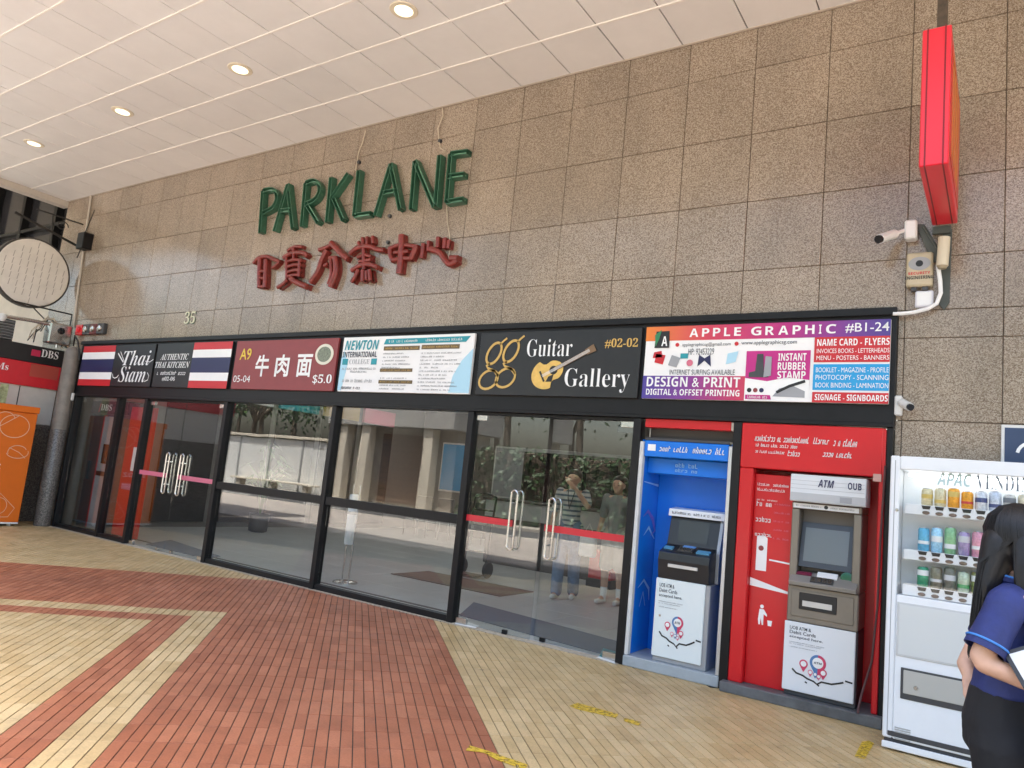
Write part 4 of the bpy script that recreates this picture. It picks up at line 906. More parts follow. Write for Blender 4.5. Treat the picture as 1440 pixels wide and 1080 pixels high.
# ------------------------------------------------------------------ red cash machine bay
rx0, rx1 = -1.732, -.702
t = thing('cash_machine_bay', 'red surround with white lettering around the grey-brown cash machine', 'cash machine bay', (-1.2, D+.2, 0))
B(rx0-.04, rx1+.04, D-.12, D+.40, .0, .075, b=.006).build('plinth', mat('plinth_stone', (.115, .12, .125), .5, noise=.3, nscale=8), t)
B(rx0, rx1-.02, D-.055, D+.02, 1.70, 2.052, b=.006).build('header', RED_P, t)
B(rx0, rx0+.105, D-.05, D+.40, .0755, 1.698, b=.006).build('jamb', RED_P, t); B(rx1-.04, rx1, D-.048, D+.40, .0755, 2.05, b=.006).build('jamb', RED_P, t)
B(rx0+.106, rx1-.041, D+.26, D+.30, .0755, 1.698, b=.003).build('back_panel', RED_P, t)
B(rx0, rx1, D+.021, D+.31, 1.6995, 1.73, b=.003).build('recess_roof', RED_P, t)
mL = P(1113, 760, D-.02)[0]
B(rx0+.106, mL-.004, D+.015, D+.05, .0755, 1.66, b=.004).build('side_board', RED_P, t)
yb = D-.0575
hd = lambda a0, a1, v0, v1: (rx0+1.01*a0, rx0+1.01*a1, 1.70+.352*v0, 1.70+.352*v1)
scribble(t, hd(.10, .50, .60, .74), yb, P_WHITE, 26, 21, slant=.2); scribble(t, hd(.53, .64, .60, .74), yb, P_WHITE, 7, 22, slant=.2); scribble(t, hd(.67, .83, .58, .74), yb, P_WHITE, 10, 23, slant=.2)
scribble(t, hd(.11, .42, .48, .56), yb, P_WHITE, 24, 24, slant=.2); scribble(t, hd(.11, .33, .34, .41), yb, P_WHITE, 20, 25, slant=.2); scribble(t, hd(.35, .44, .31, .43), yb, P_WHITE, 5, 26, slant=.2); scribble(t, hd(.60, .80, .34, .47), yb, P_WHITE, 11, 27, slant=.3)
ys_ = D+.0125; sx0 = rx0+.125; sx1 = mL-.02
for k, (v, h, f, n_) in enumerate(((1.57, .022, 1, 20), (1.53, .022, .8, 16), (1.41, .04, .45, 5), (1.29, .04, .45, 5), (1.455, .012, .6, 16), (1.18, .03, .5, 6))): scribble(t, (sx0, sx0+(sx1-sx0)*f, v, v+h), ys_, P_WHITE, n_, 30+k)
for k in range(5): scribble(t, (sx0+(sx1-sx0)*.52, sx1-.01, 1.43-.065*k, 1.445-.065*k), ys_, P_PINK, 16, 40+k)
flat(t, 'phone_picture', [(sx0+.02, .92), (sx0+.10, .92), (sx0+.10, 1.17), (sx0+.07, 1.19), (sx0+.02, 1.18)], ys_, P_WHITE); flat(t, 'phone_logo', disc(sx0+.055, 1.09, .02, 14), ys_-.0025, P_MAROON)
flat(t, 'white_wedge', [(sx0-.015, .80), (sx1+.018, .775), (sx1+.018, .79), (sx0-.015, .86)], ys_, P_WHITE); strokes(t, 'white_line', [([(sx0+.12, 1.01), (sx1+.015, 1.0)], .012)], ys_, P_WHITE)
flat(t, 'litter_figure', disc(sx0+.085, .655, .014, 12), ys_, P_WHITE); flat(t, 'litter_figure', [(sx0+.06, .56), (sx0+.065, .52), (sx0+.075, .52), (sx0+.08, .57), (sx0+.09, .52), (sx0+.10, .52), (sx0+.10, .60), (sx0+.125, .585), (sx0+.125, .60), (sx0+.10, .635), (sx0+.068, .635)], ys_, P_WHITE); flat(t, 'litter_bin', [(sx0+.135, .52), (sx0+.16, .52), (sx0+.165, .56), (sx0+.13, .56)], ys_, P_WHITE)
B(rx1-.075, rx1-.02, D-.068, D-.056, 1.665, 1.72, b=.003).build('switch_plate', mat('switch_pink', (.6, .35, .3), .4), t)
mR = P(1212, 760, D-.02)[0]; yR = D-.06
a = thing('cash_machine', 'grey-brown cash machine with large screen and green keypad, red bay', 'cash machine', (-1.1, D+.1, .0755))
zA, zB, zC_, zD = .60, .86, 1.42, 1.47
B(mL, mR, yR+.02, D+.25, .0765, zA-.002, b=.006).build('lower_cabinet', DKGREY, a)
B(mL-.01, mR-.01, yR, yR+.019, .11, zA-.004, b=.005).build('front_panel', mat('panel_white2', (.76, .78, .80), .35), a); art(a, mL-.01, mR-.01, .11, zA-.004, yR-.0025)
B(mL, mR, yR+.0, D+.25, zA, zB, b=.008).build('cash_drawer', TAUPE, a); B(mL+.03, mR-.03, yR-.008, yR-.0005, zA+.04, zB-.03, b=.003).build('drawer_face', TAUPE, a)
B(mL+.085, mR-.14, yR-.016, yR-.0085, zA+.095, zB-.045, b=.004).build('cash_mouth', P_BLACK, a); B(mL+.11, mR-.17, yR-.020, yR-.0165, zA+.12, zA+.16, b=.002).build('shutter', ALU, a)
# upper housing with a recessed screen
B(mL, mL+.055, yR+.01, D+.25, zB+.002, zC_, b=.006).build('cheek', TAUPE, a); B(mR-.055, mR, yR+.01, D+.25, zB+.002, zC_, b=.006).build('cheek', TAUPE, a)
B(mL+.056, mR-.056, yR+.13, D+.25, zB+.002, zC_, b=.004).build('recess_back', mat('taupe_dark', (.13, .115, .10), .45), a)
B(mL, mR, yR+.005, D+.25, zC_+.001, zD, b=.006).build('hood', TAUPE, a); B(mL+.01, mR-.02, yR-.002, yR+.0045, zC_+.006, zD-.008, b=.002).build('name_strip', WHITE, a)
scribble(a, (mL+.03, (mL+mR)/2-.03, zC_+.02, zC_+.034), yR-.0045, P_GREY, 20, 50); scribble(a, ((mL+mR)/2+.03, mR-.05, zC_+.02, zC_+.034), yR-.0045, P_GREY, 20, 51); flat(a, 'camera_eye', disc((mL+mR)/2, zC_+.027, .014, 14), yR-.0048, P_BLACK)
SA_, SB_ = (yR+.045, 1.02), (yR+.115, 1.30)
slopeq(a, 'screen_bezel', .0, 1., -.08, 1.08, mat('bezel', (.045, .048, .055), .35), SA_, SB_, mL+.06, mR-.06, off=.012); slopeq(a, 'screen', .08, .92, .06, .94, mat('screen_grey', (.16, .175, .175), .12), SA_, SB_, mL+.06, mR-.06, off=.016)
MB().prism([(yR-.035, zB+.002), (yR-.045, zB+.03), (yR+.045, zB+.10), (yR+.13, zB+.10), (yR+.13, zB+.002)], mL+.012, mR-.012, 'x').build('key_shelf', mat('shelf_metal', (.33, .32, .30), .35, .4), a, bevel=.004)
KA, KB = (yR-.045, zB+.03), (yR+.045, zB+.10)
slopeq(a, 'keypad', .32, .66, .12, .55, DKGREY, KA, KB, mL+.012, mR-.012, off=.012)
for r_ in range(4):
    for c_ in range(4): slopeq(a, 'key', .34+.08*c_, .40+.08*c_, .15+.10*r_, .22+.10*r_, STEEL, KA, KB, mL+.012, mR-.012, off=.016)
slopeq(a, 'notice_card', .40, .70, .62, 1.1, P_WHITE, KA, KB, mL+.012, mR-.012, off=.01); slopeq(a, 'receipt_slot', .08, .32, .66, .92, mat('slot_maroon', (.16, .02, .05), .3), KA, KB, mL+.012, mR-.012, off=.01)
cxk, czk = mR-.085, zB+.095; MB().lathe([(.046, 0), (.046, -.02), (.034, -.026), (.001, -.024)], (cxk, yR+.05, czk), 20, 'y').build('card_reader', mat('reader_green', (.012, .12, .06), .25), a, True)
t2 = thing('light_box', 'white light box with small bank logos over the grey-brown cash machine', 'light box', ((mL+mR)/2, D, zD))
B(mL-.005, mR+.03, yR-.06, D+.10, zD+.004, 1.675, b=.005).build('box', mat('lightbox_white', (.70, .72, .74), .35), t2); B(mL+.0, mR+.025, yR-.0635, yR-.0605, zD+.01, zD+.07, b=.001).build('lower_band', mat('band_grey', (.48, .49, .50), .4), t2); B(mR-.14, mR-.06, yR-.066, yR-.0638, zD+.02, zD+.06, b=.001).build('label_plate', P_GREY, t2)
for k in range(3): strokes(t2, 'pin_stripe', [([(mL, zD+.10+.03*k), (mR+.02, zD+.10+.03*k)], .002)], yR-.0625, P_GREY)
txt('ATM', t2, (mL+.19, mL+.30, zD+.12, zD+.175), yR-.064, P_NAVY, 'sans_it'); txt('OUB', t2, (mR-.09, mR-.0, zD+.12, zD+.17), yR-.064, P_NAVY, 'sans')
cable('power_cord', 'dark power cord hanging down beside the vending machine', [(1245, 655), (1238, 760), (1234, 850), (1226, 930), (1212, 975), (1206, 1003)], .008, mat('cord_dark', (.09, .03, .03), .5), y=D-.085, ys=[D-.075]*5+[D-.13])

# ------------------------------------------------------------------ white drinks vending machine
YV = 5.40; vx0 = P(1253, 640, YV)[0]; vx1 = vx0+1.16; VT = 1.823
V = lambda a, b: P(a, b, YV)
vm = thing('vending_machine', 'white drinks vending machine at the right, partly hidden by the woman', 'vending machine', ((vx0+vx1)/2, YV+.25, 0))
zw1 = V(1350, 672)[1]+.03; zw0 = V(1300, 832)[1]-.015; wx0 = vx0+.055; wx1 = vx1-.10
wz1 = 1.735; wz0 = V(1275, 838)[1]
VW = mat('vending_white', (.80, .82, .84), .28, noise=.02)
B(vx0, wx0, YV, YV+.5, .07, VT, b=.008).build('side_column', VW, vm); B(wx1, vx1, YV, YV+.5, .07, VT, b=.008).build('side_column', VW, vm)
B(wx0+.001, wx1-.001, YV, YV+.5, wz1, VT, b=.006).build('top_panel', VW, vm); B(wx0+.001, wx1-.001, YV+.004, YV+.5, .07, wz0, b=.006).build('lower_door', VW, vm)
VI = mat('vending_inside', (.84, .86, .88), .4)
B(wx0+.001, wx1-.001, YV+.22, YV+.26, wz0, wz1, b=.002).build('display_back', VI, vm); B(vx0+.01, vx1-.01, YV+.02, YV+.49, .03, .069, b=.004).build('base', DKGREY, vm)
B(vx0+.0, vx1, YV-.01, YV+.01, .012, .05, b=.004).build('kick_plate', VW, vm)
for x in (vx0+.06, vx1-.06):
    for y in (YV+.06, YV+.44): MB().cyl((x, y, 0), (x, y, .035), .022, 10).build('foot', RUBBER, vm)
B(wx0+.002, wx1-.002, YV+.02, YV+.025, wz0+.002, wz1-.002, b=.001).build('window_pane', GLASS2, vm)
B(wx0+.04, wx1-.04, YV+.10, YV+.14, wz1-.035, wz1-.012, b=.004).build('tube_lamp', mat('vending_lamp', (.9, .9, .9), .4, emit=(.93, .97, 1), es=.7), vm)
b_ = V(1318, 671); txt('APAC', vm, (V(1317, 671)[0], V(1366, 672)[0], V(1342, 683)[1], V(1342, 665)[1]), YV+.05, mat('pale_print', (.45, .60, .62), .4), 'sans_it')
txt('VENDING', vm, (V(1372, 676)[0], V(1372, 676)[0]+.335, V(1405, 689)[1], V(1405, 667)[1]), YV+.05, mat('print_slate', (.10, .13, .19), .4), 'serif', off=-.02)
shelf_px = ((1300, 710), (1300, 775), (1300, 826)); shelfz = [V(a, b)[1] for a, b in shelf_px]
cans = [[('cream', (.60, .52, .32), 'gold'), ('cream', (.62, .55, .36), 'gold'), ('orange', (.75, .34, .03), 'gold'), ('orange', (.74, .32, .02), 'red'), ('silver', (.62, .64, .68), 'navy'), ('silver blue', (.52, .57, .66), 'navy'), ('grey', (.50, .50, .47), 'slate'), ('pale gold', (.58, .52, .38), 'slate'), ('silver', (.6, .62, .64), 'red'), ('white', (.75, .75, .75), 'green'), ('gold', (.6, .45, .1), 'red')],
        [('blue', (.12, .42, .62), 'white'), ('pale blue', (.35, .62, .80), 'white'), ('green', (.24, .48, .25), 'white'), ('purple', (.34, .27, .47), 'silver'), ('pink', (.66, .30, .38), 'white'), ('red', (.6, .05, .05), 'white'), ('orange', (.75, .3, .03), 'white'), ('green', (.1, .4, .15), 'gold'), ('white', (.75, .75, .75), 'red'), ('blue', (.05, .2, .5), 'white'), ('yellow', (.7, .55, .05), 'red')],
        [('green', (.04, .30, .16), 'white'), ('dark bronze', (.20, .18, .13), 'silver'), ('dark grey', (.17, .17, .14), 'silver'), ('pale green', (.50, .58, .44), 'green'), ('olive', (.25, .27, .1), 'white'), ('brown', (.2, .1, .05), 'gold'), ('red', (.55, .04, .04), 'white'), ('white', (.75, .75, .75), 'blue'), ('black', (.03, .03, .03), 'gold'), ('green', (.06, .35, .1), 'white'), ('silver', (.6, .6, .6), 'blue')]]
BANDS = {'gold': (.62, .45, .12), 'red': (.55, .04, .05), 'navy': (.05, .07, .2), 'slate': (.15, .17, .2), 'green': (.05, .3, .1), 'white': (.8, .8, .8), 'silver': (.6, .6, .62), 'blue': (.05, .2, .5)}
rowname = ['top', 'middle', 'bottom']; ordn = ['first', 'second', 'third', 'fourth', 'fifth', 'sixth', 'seventh', 'eighth', 'ninth', 'tenth', 'eleventh']
for r_ in range(3):
    z = shelfz[r_]
    B(wx0+.03, wx1-.005, YV+.045, YV+.215, z-.02, z-.003, b=.003).build('shelf', VI, vm); B(wx0+.03, wx1-.005, YV+.035, YV+.044, z-.065, z-.001, b=.003).build('shelf_front', WHITE, vm)
    c0 = V(1302, 700)[0] if r_ == 0 else V(1297, 760)[0] if r_ == 1 else V(1296, 810)[0]
    for k in range(12):
        x = c0+.0735*k
        if x > wx1-.06: break
        MB().prism([(x-.026, z-.004), (x+.026, z-.004), (x+.020, z-.026), (x-.018, z-.026)], YV+.031, YV+.0345, 'y').build('price_flap', P_BLACK, vm)
        fb = MB().lathe([(.022, 0), (.019, -.006), (.001, -.007)], (0, 0, 0), 14, 'y'); fb.v = [(x+a_, YV+.034+b_, z-.048+c_*.55) for a_, b_, c_ in fb.v]; fb.build('select_button', mat('button_bronze', (.16, .11, .085), .3), vm, True)
        if k < len(cans[r_]):
            nm, col, bd = cans[r_][k]; hh = (.12, .158, .135)[r_]*(1+.06*((k*7) % 3-1)); yc = YV+.10
            lab = f'{nm} drink can, {ordn[k]} from the left on the vending machine\'s {rowname[r_]} shelf'
            c_ = thing('drink_can', lab, 'can', (x, yc, z-.003), 'drink cans in the vending machine')
            v_ = ((.42, .64), (.2, .36), (.55, .8), (.3, .42))[(k*5+r_*3) % 4]
            MB().lathe([(.026, 0), (.033, .008), (.033, hh-.016), (.026, hh-.004)], (x, yc, z-.003), 16).build('body', mat('can_'+nm.replace(' ', '_')+f'{r_}{k}', col, .3, .25, noise=.25, nscale=70), c_, True)
            MB().lathe([(.0332, hh*v_[0]), (.0335, hh*v_[0]+.002), (.0335, hh*v_[1]), (.0332, hh*v_[1]+.002)], (x, yc, z-.003), 16).build('label_band', mat('band_'+bd, BANDS[bd], .35), c_, True)
            MB().lathe([(.026, hh-.0038), (.0245, hh-.0005), (.001, hh-.002)], (x, yc, z-.003), 16).build('lid', STEEL, c_, True)
# lower door details
x0, z1_ = V(1262, 846); z0_ = V(1262, 922)[1]
B(x0, x0+.70, YV-.002, YV+.0035, z0_, z1_, b=.002).build('panel_frame', mat('frame_grey', (.55, .56, .56), .4), vm); B(x0+.012, x0+.688, YV-.005, YV-.0025, z0_+.012, z1_-.012, b=.001).build('advert_panel', mat('advert_grey', (.62, .64, .63), .3), vm)
x0, z1_ = V(1267, 938); z0_ = V(1267, 982)[1]
B(x0, x0+.72, YV-.003, YV+.0035, z0_, z1_, b=.003).build('hatch_frame', DKGREY, vm); B(x0+.015, x0+.705, YV-.008, YV-.0035, z0_+.035, z1_-.012, b=.003).build('hatch_flap', mat('flap_clear', (.46, .45, .41), .18), vm)
MB().lathe([(.014, 0), (.010, -.006), (.001, -.006)], (x0+.085, YV-.008, z0_+.08), 12, 'y').build('hatch_knob', STEEL, vm, True)
x0, z1_ = V(1258, 1020); x1, z0_ = V(1280, 1044)
for k in range(6): B(x0, x1, YV-.001, YV+.0035, z0_+(z1_-z0_)*k/6, z0_+(z1_-z0_)*(k+.55)/6, b=.001).build('vent_slat', mat('vent_grey', (.42, .42, .41), .5), vm)
B(vx0+.03, vx1-.08, YV-.0015, YV+.0035, .085, .115, b=.002).build('lower_grille', DKGREY, vm)
strokes(vm, 'door_gap', [([(vx0+.028, .09), (vx0+.028, VT-.03)], .004)], YV-.0015, mat('gap_grey', (.3, .3, .31), .6))
MB().lathe([(.011, 0), (.009, -.008), (.001, -.008)], (vx0+.045, YV, V(1262, 717)[1]), 10, 'y').build('door_lock', STEEL, vm, True)

# ------------------------------------------------------------------ yellow tape marks and small things on the floor
TAPE = mat('yellow_tape', (.60, .40, .03), .55, noise=.3, nscale=30)
nt = TAPE.node_tree; n_ = nt.nodes.new('ShaderNodeTexNoise'); n_.inputs['Scale'].default_value = 38; n_.inputs['Detail'].default_value = 6; g_ = nt.nodes.new('ShaderNodeNewGeometry'); nt.links.new(g_.outputs['Position'], n_.inputs['Vector'])
r_n = nt.nodes.new('ShaderNodeMapRange'); r_n.inputs[1].default_value = .36; r_n.inputs[2].default_value = .5; nt.links.new(n_.outputs['Fac'], r_n.inputs[0]); nt.links.new(r_n.outputs[0], nt.nodes['Principled BSDF'].inputs['Alpha'])   # worn through in places
def mark(name, label, pts, cat='tape', m=TAPE, z=.0022, t_=.0012):
    o = MB().prism([F(*p) for p in pts], z, z+t_, 'z').build(name, m); return setp(o, label, cat, 'worn tape marks on the paving' if cat == 'tape' else None)
mark('tape_mark', 'worn yellow tape stroke across the red and beige paving boundary', [(655, 1056), (660, 1049), (684, 1056), (704, 1063), (742, 1076), (738, 1083), (700, 1070), (680, 1059)])
mark('tape_mark', 'faint yellow tape strip on beige paving in front of doors', [(801, 993), (812, 989), (870, 1005), (866, 1010), (812, 998)])
mark('tape_mark', 'short faint yellow tape piece right of the faint strip', [(878, 1010), (902, 1016), (898, 1021), (876, 1014)])
mark('tape_mark', 'yellow tape corner mark beside the vending machine foot', [(1212, 1044), (1222, 1042), (1229, 1046), (1216, 1068), (1202, 1064)])
mark('paper_scrap', 'flat white paper scrap at the foot of the glass door', [(640, 872), (655, 874), (674, 881), (668, 884), (640, 878)], 'paper', P_WHITE, .0045)
mark('door_wedge', 'teal plastic tray at the door foot beside the blue bay', [(843, 924), (848, 915), (866, 920), (866, 931)], 'tray', mat('teal_plastic', (.02, .24, .27), .4), .003, .02)
mark('paper_scrap', 'thin white paper strip under the teal tray by the door', [(838, 925), (843, 924), (866, 931.5), (864, 934)], 'paper', P_WHITE, .0045)
mark('door_mat', 'blue-grey entrance mat inside the right-hand glass doors', [(646, 866), (666, 848), (868, 903), (866, 926)], 'mat', mat('mat_blue', (.11, .13, .17), .9, noise=.2, nscale=60, bump=.3, bscale=200), .003, .008)
mark('door_mat', 'blue-grey entrance mat inside the far glass doors', [(205, 766), (240, 760), (310, 783), (292, 787)], 'mat', mat('mat_blue', (.11, .13, .17), .9), .003, .008)
# ------------------------------------------------------------------ left end: column, bank kiosk, juice machine, round sign
t = thing('round_column', 'slim grey round column with domed top left of the shop front', 'column', (-12.43, D-.14, 0))
CG = mat('column_grey', (.20, .175, .15), .4, noise=.25, nscale=5)
MB().lathe([(.115, 0), (.115, 2.70), (.112, 2.74), (.095, 2.79), (.06, 2.825), (.001, 2.835)], (-12.43, D-.14, 0), 24).build('shaft', CG, t, True)
MB().lathe([(.119, 0), (.119, 1.5), (.116, 1.505)], (-12.43, D-.14, .001), 24).build('stone_sleeve', G_DARK, t, True)
B(-12.355, -12.30, D-.10, D-.06, 1.98, 2.10, b=.006).build('switch_box', WHITE_D, t)
XK = -13.02
t = thing('bank_kiosk', 'bank kiosk with black and red header band at the far left', 'kiosk', (XK-.6, 4.6, 0))
B(XK-1.3, XK, 2.6, D-.01, 1.55, 2.14, b=.006).build('body', mat('kiosk_pale', (.56, .54, .50), .45, noise=.05), t); B(XK-1.3, XK+.004, 2.6, D-.01, 0, 1.548, b=.006).build('stone_base', G_DARK, t)
B(XK-1.32, XK+.03, 2.58, D-.012, 2.14, 2.52, b=.006).build('red_band', mat('kiosk_red', (.60, .025, .035), .35, noise=.05), t); B(XK-1.32, XK+.03, 2.58, D-.012, 2.522, 2.80, b=.006).build('black_band', P_BLACK, t)
f_ = lambda a, b: PX(a, b, XK+.03)
y0, z1_ = f_(45, 491); y1, z0_ = f_(56, 502)
MB().box(XK+.031, XK+.035, y0, y1, z0_, z1_).build('bank_badge', mat('badge_pink', (.55, .03, .09), .4), t)
txt('DBS', t, (f_(58, 497)[0], f_(82, 500)[0], f_(70, 504)[1], f_(70, 493)[1]), XK+.036, P_WHITE, 'serif', face='side')
txt('ATMs', t, (f_(-25, 512)[0], f_(12, 515)[0], f_(0, 519)[1], f_(0, 509)[1]), XK+.036, P_WHITE, 'serif', face='side')
y0, z1_ = f_(44, 511); y1, z0_ = f_(80, 535); MB().box(XK+.031, XK+.035, y0, y1, z0_, z1_).build('faded_poster', mat('faded_red', (.42, .07, .05), .45), t)
MB().box(XK+.001, XK+.005, 4.55, 5.10, 1.7, 2.12).build('pink_poster', mat('poster_pink', (.55, .16, .22), .5, noise=.6, nscale=16), t); MB().box(XK+.001, XK+.006, 5.105, 5.22, 1.7, 2.12).build('green_poster', mat('poster_green', (.38, .46, .25), .5, noise=.5, nscale=20), t)
MB().box(XK+.001, XK+.004, 5.37, 5.385, .0, 2.13).build('panel_joint', DKGREY, t)
# orange juice machine
XO = -12.32
t = thing('juice_machine', 'orange fruit juice vending machine with white line drawings at the left edge', 'vending machine', (XO-.3, 4.9, 0))
yo1 = 5.42; yo0 = 4.40
B(XO-.62, XO, yo0, yo1-.01, .06, 1.70, b=.008).build('cabinet', ORANGE, t); B(XO-.64, XO+.02, yo0-.02, yo1, 1.702, 1.80, b=.006).build('top_cap', ORANGE, t); B(XO-.62, XO+.001, yo0, yo1-.011, .035, .059, b=.003).build('base_trim', WHITE, t)
for x in (XO-.08, XO-.54):
    for y in (yo0+.08, yo1-.10): MB().cyl((x, y, 0), (x, y, .036), .03, 10).build('foot', WHITE_D, t)
B(XO-.4, XO-.3, yo1-.009, yo1+.02, .75, 1.05, b=.004).build('side_latch', STEEL, t)
mb = MB()
def side_stroke(pts, w, x=XO+.0025):
    rb = ribbon(pts, w); n = len(pts)
    for i in range(n-1): mb.poly([(x, *rb[k]) for k in (i, i+1, 2*n-2-i, 2*n-1-i)])
def ar(cy_, cz, ry, rz, a0, a1, n=18): return [(cy_+ry*math.cos(a0+(a1-a0)*k/n), cz+rz*math.sin(a0+(a1-a0)*k/n)) for k in range(n+1)]
side_stroke(ar(5.12, 1.48, .20, .17, 0, 2*math.pi, 26), .008); side_stroke(ar(4.98, 1.56, .13, .12, .3, 3.0), .007); side_stroke([(4.84, 1.40), (5.0, 1.52), (5.15, 1.64)], .007)
side_stroke(ar(5.22, 1.10, .13, .10, .5, 3.5), .007); side_stroke(ar(5.22, 1.10, .15, .09, 3.4, 6.6), .007); side_stroke([(5.10, 1.16), (5.24, 1.10), (5.34, 1.02)], .006)
side_stroke([(4.9, .22), (5.10, .48), (5.32, .27), (5.25, .14), (4.95, .13), (4.9, .22)], .007); side_stroke(ar(5.10, .30, .11, .12, 0, 6.28), .006); side_stroke([(4.72, .56), (4.9, .66)], .006)
mb.build('line_drawing', mat('drawing_white', (.85, .62, .45), .45), t)
txt('ijooz', t, (4.64, 5.03, .80, .94), XO+.003, P_WHITE, 'sans', face='side'); txt('FRESH ORANGE', t, (4.72, 5.02, .70, .735), XO+.003, P_WHITE, face='side'); txt('JUICE 100%', t, (4.72, 4.98, .65, .68), XO+.003, P_WHITE, face='side')
# round sign on a bracket
RS = (-13.15, 5.30, 3.97)
t = thing('round_sign', 'round cream sign disc with faded grey pattern hung from an iron bracket', 'sign', RS)
rm = MB().lathe([(.545, -.09), (.57, -.085), (.57, .03), (.545, .035)], RS, 40, 'x'); rm.build('rim', mat('rim_iron', (.05, .045, .04), .5), t, True)
fc = MB().lathe([(.001, .046), (.53, .044), (.543, .037)], RS, 40, 'x'); fc.build('face', mat('disc_cream', (.74, .70, .64), .5, noise=.08, nscale=4), t)
dash = mat('faded_print', (.42, .38, .34), .6); mb = MB(); rr = random.Random(5)
for i in range(9):
    for j in range(9):
        y, z = RS[1]-.44+.11*i, RS[2]-.46+.115*j
        if (y-RS[1])**2+(z-RS[2])**2 < .22: mb.poly([(RS[0]+.048, y-.006, z-.05), (RS[0]+.048, y+.006, z-.05), (RS[0]+.048, y+.018, z+.05), (RS[0]+.048, y+.008, z+.05)])
mb.build('faded_print', dash, t)
IRON = mat('wrought_iron', (.022, .020, .018), .5)
MB().tube([(RS[0]-.02, 4.9, 4.86), (RS[0]-.02, D, 4.62)], .022, 8).build('bracket_bar', IRON, t); MB().tube([(RS[0]-.02, 5.2, 5.02), (RS[0]-.02, D, 5.02)], .012, 8).build('bracket_bar', IRON, t)
MB().tube([(RS[0]-.02, 5.45, 5.0), (RS[0]-.02, 5.5, 4.6), (RS[0]-.02, 5.52, 4.35), (RS[0]-.02, 5.62, 4.38)], .012, 8).build('hanger', IRON, t)
MB().tube([(RS[0]-.02, 5.0, 4.83), (RS[0]-.02, 5.02, 4.53)], .012, 8).build('hanger', IRON, t)
MB().tube([(RS[0]-.02, 5.62+.10*(1-k/18)*math.cos(.55*k), 4.88+.10*(1-k/18)*math.sin(.55*k)) for k in range(19)], .009, 7).build('scroll', IRON, t)
x, z = P(114, 338, D-.14)
t = thing('speaker_box', 'small black box with antenna wires on the wall by the round sign', 'box', (x, D, z)); B(x-.11, x+.11, D-.16, D, z-.14, z+.14, b=.01).build('body', BLACK, t); MB().tube([(x, D-.1, z+.14), (x+.07, D-.05, z+.55)], .009, 6).build('wire', IRON, t); MB().tube([(x-.05, D-.1, z-.14), (x-.12, D-.1, z-.28)], .009, 6).build('wire', IRON, t)
cable('wall_conduit', 'pale conduit pipe running down the left edge of the granite wall', [(128.6, 274), (124, 305), (119, 340), (113, 385), (107, 430), (103.5, 460)], .018, mat('conduit', (.52, .47, .40), .5), 'pipe')
# clutter above the kiosk: flood light arm, louvre, cables
t = thing('flood_light', 'silver floodlight on a pipe arm above the bank kiosk header', 'lamp', (-12.95, 5.4, 2.8))
f_ = lambda a, b, x=-12.75: (x, *PX(a, b, x))
MB().tube([f_(8, 445), f_(40, 450), f_(72, 456)], .028, 10).build('pipe_arm', STEEL, t, True)
c = Vector(f_(82, 470)); hb = MB().bbox(-.10, .10, -.17, .17, -.17, .17, b=.02); hb.v = [(c.x+v[0]-.02, c.y+v[1], c.z+v[2]) for v in hb.v]; hb.build('housing', STEEL, t)
MB().lathe([(.055, 0), (.05, .02), (.001, .022)], (c.x+.081, c.y, c.z+.05), 14, 'x').build('lens', BLACKG, t, True); MB().tube([tuple(c+Vector((0, 0, -.17))), (c.x, c.y, 2.80)], .02, 8).build('stem', STEEL, t)
MB().lathe([(.03, -.06), (.055, .0), (.05, .05), (.001, .06)], f_(4, 446), 12).build('end_cap', WHITE_D, t, True)
t = thing('louvre_unit', 'dark louvred unit standing above the kiosk at the left edge', 'louvre', (-13.3, 4.9, 2.81))
B(-13.7, -13.2, 3.9, 5.22, 2.81, 3.16, b=.006).build('housing', DKGREY, t)
for k in range(7): MB().prism([(-13.2, 2.83+.045*k), (-13.14, 2.845+.045*k), (-13.14, 2.855+.045*k), (-13.2, 2.86+.045*k)], 3.92, 5.2, 'y').build('slat', GREY, t)
for i in range(5):
    rr = random.Random(20+i); pts = [(-12.85+rr.uniform(-.1, .1), 5.3+.09*k+rr.uniform(-.05, .05), 2.85+.42*math.sin(math.pi*k/6)*rr.uniform(.5, 1.1)+rr.uniform(-.03, .03)) for k in range(7)]
    o = MB().tube(pts, .009, 6).build('loose_cable', IRON if i % 2 else CABLE, None, True); setp(o, 'loose tangled cable among the wires above the bank kiosk', 'cable', 'tangled cables above the bank kiosk')
o = MB().tube([(-12.5, D-.12, 2.86), (-12.42, D-.16, 3.02), (-12.34, D-.14, 2.93), (-12.30, D-.12, 2.80), (-12.26, D-.1, 2.62)], .013, 8).build('loose_cable', IRON, None, True); setp(o, 'black cable looping over the rounded top of the column', 'cable')
t = thing('wire_frame_bracket', 'thin dark iron frame on the wall above the floodlight', 'bracket', (-13.0, D, 3.2)); MB().tube([(-12.95, D-.02, 2.85), (-12.95, D-.02, 3.42), (-12.95, 5.0, 3.42)], .014, 6).build('frame_bar', IRON, t); MB().tube([(-12.95, D-.02, 2.95), (-12.95, 5.3, 3.41)], .010, 6).build('stay', IRON, t)
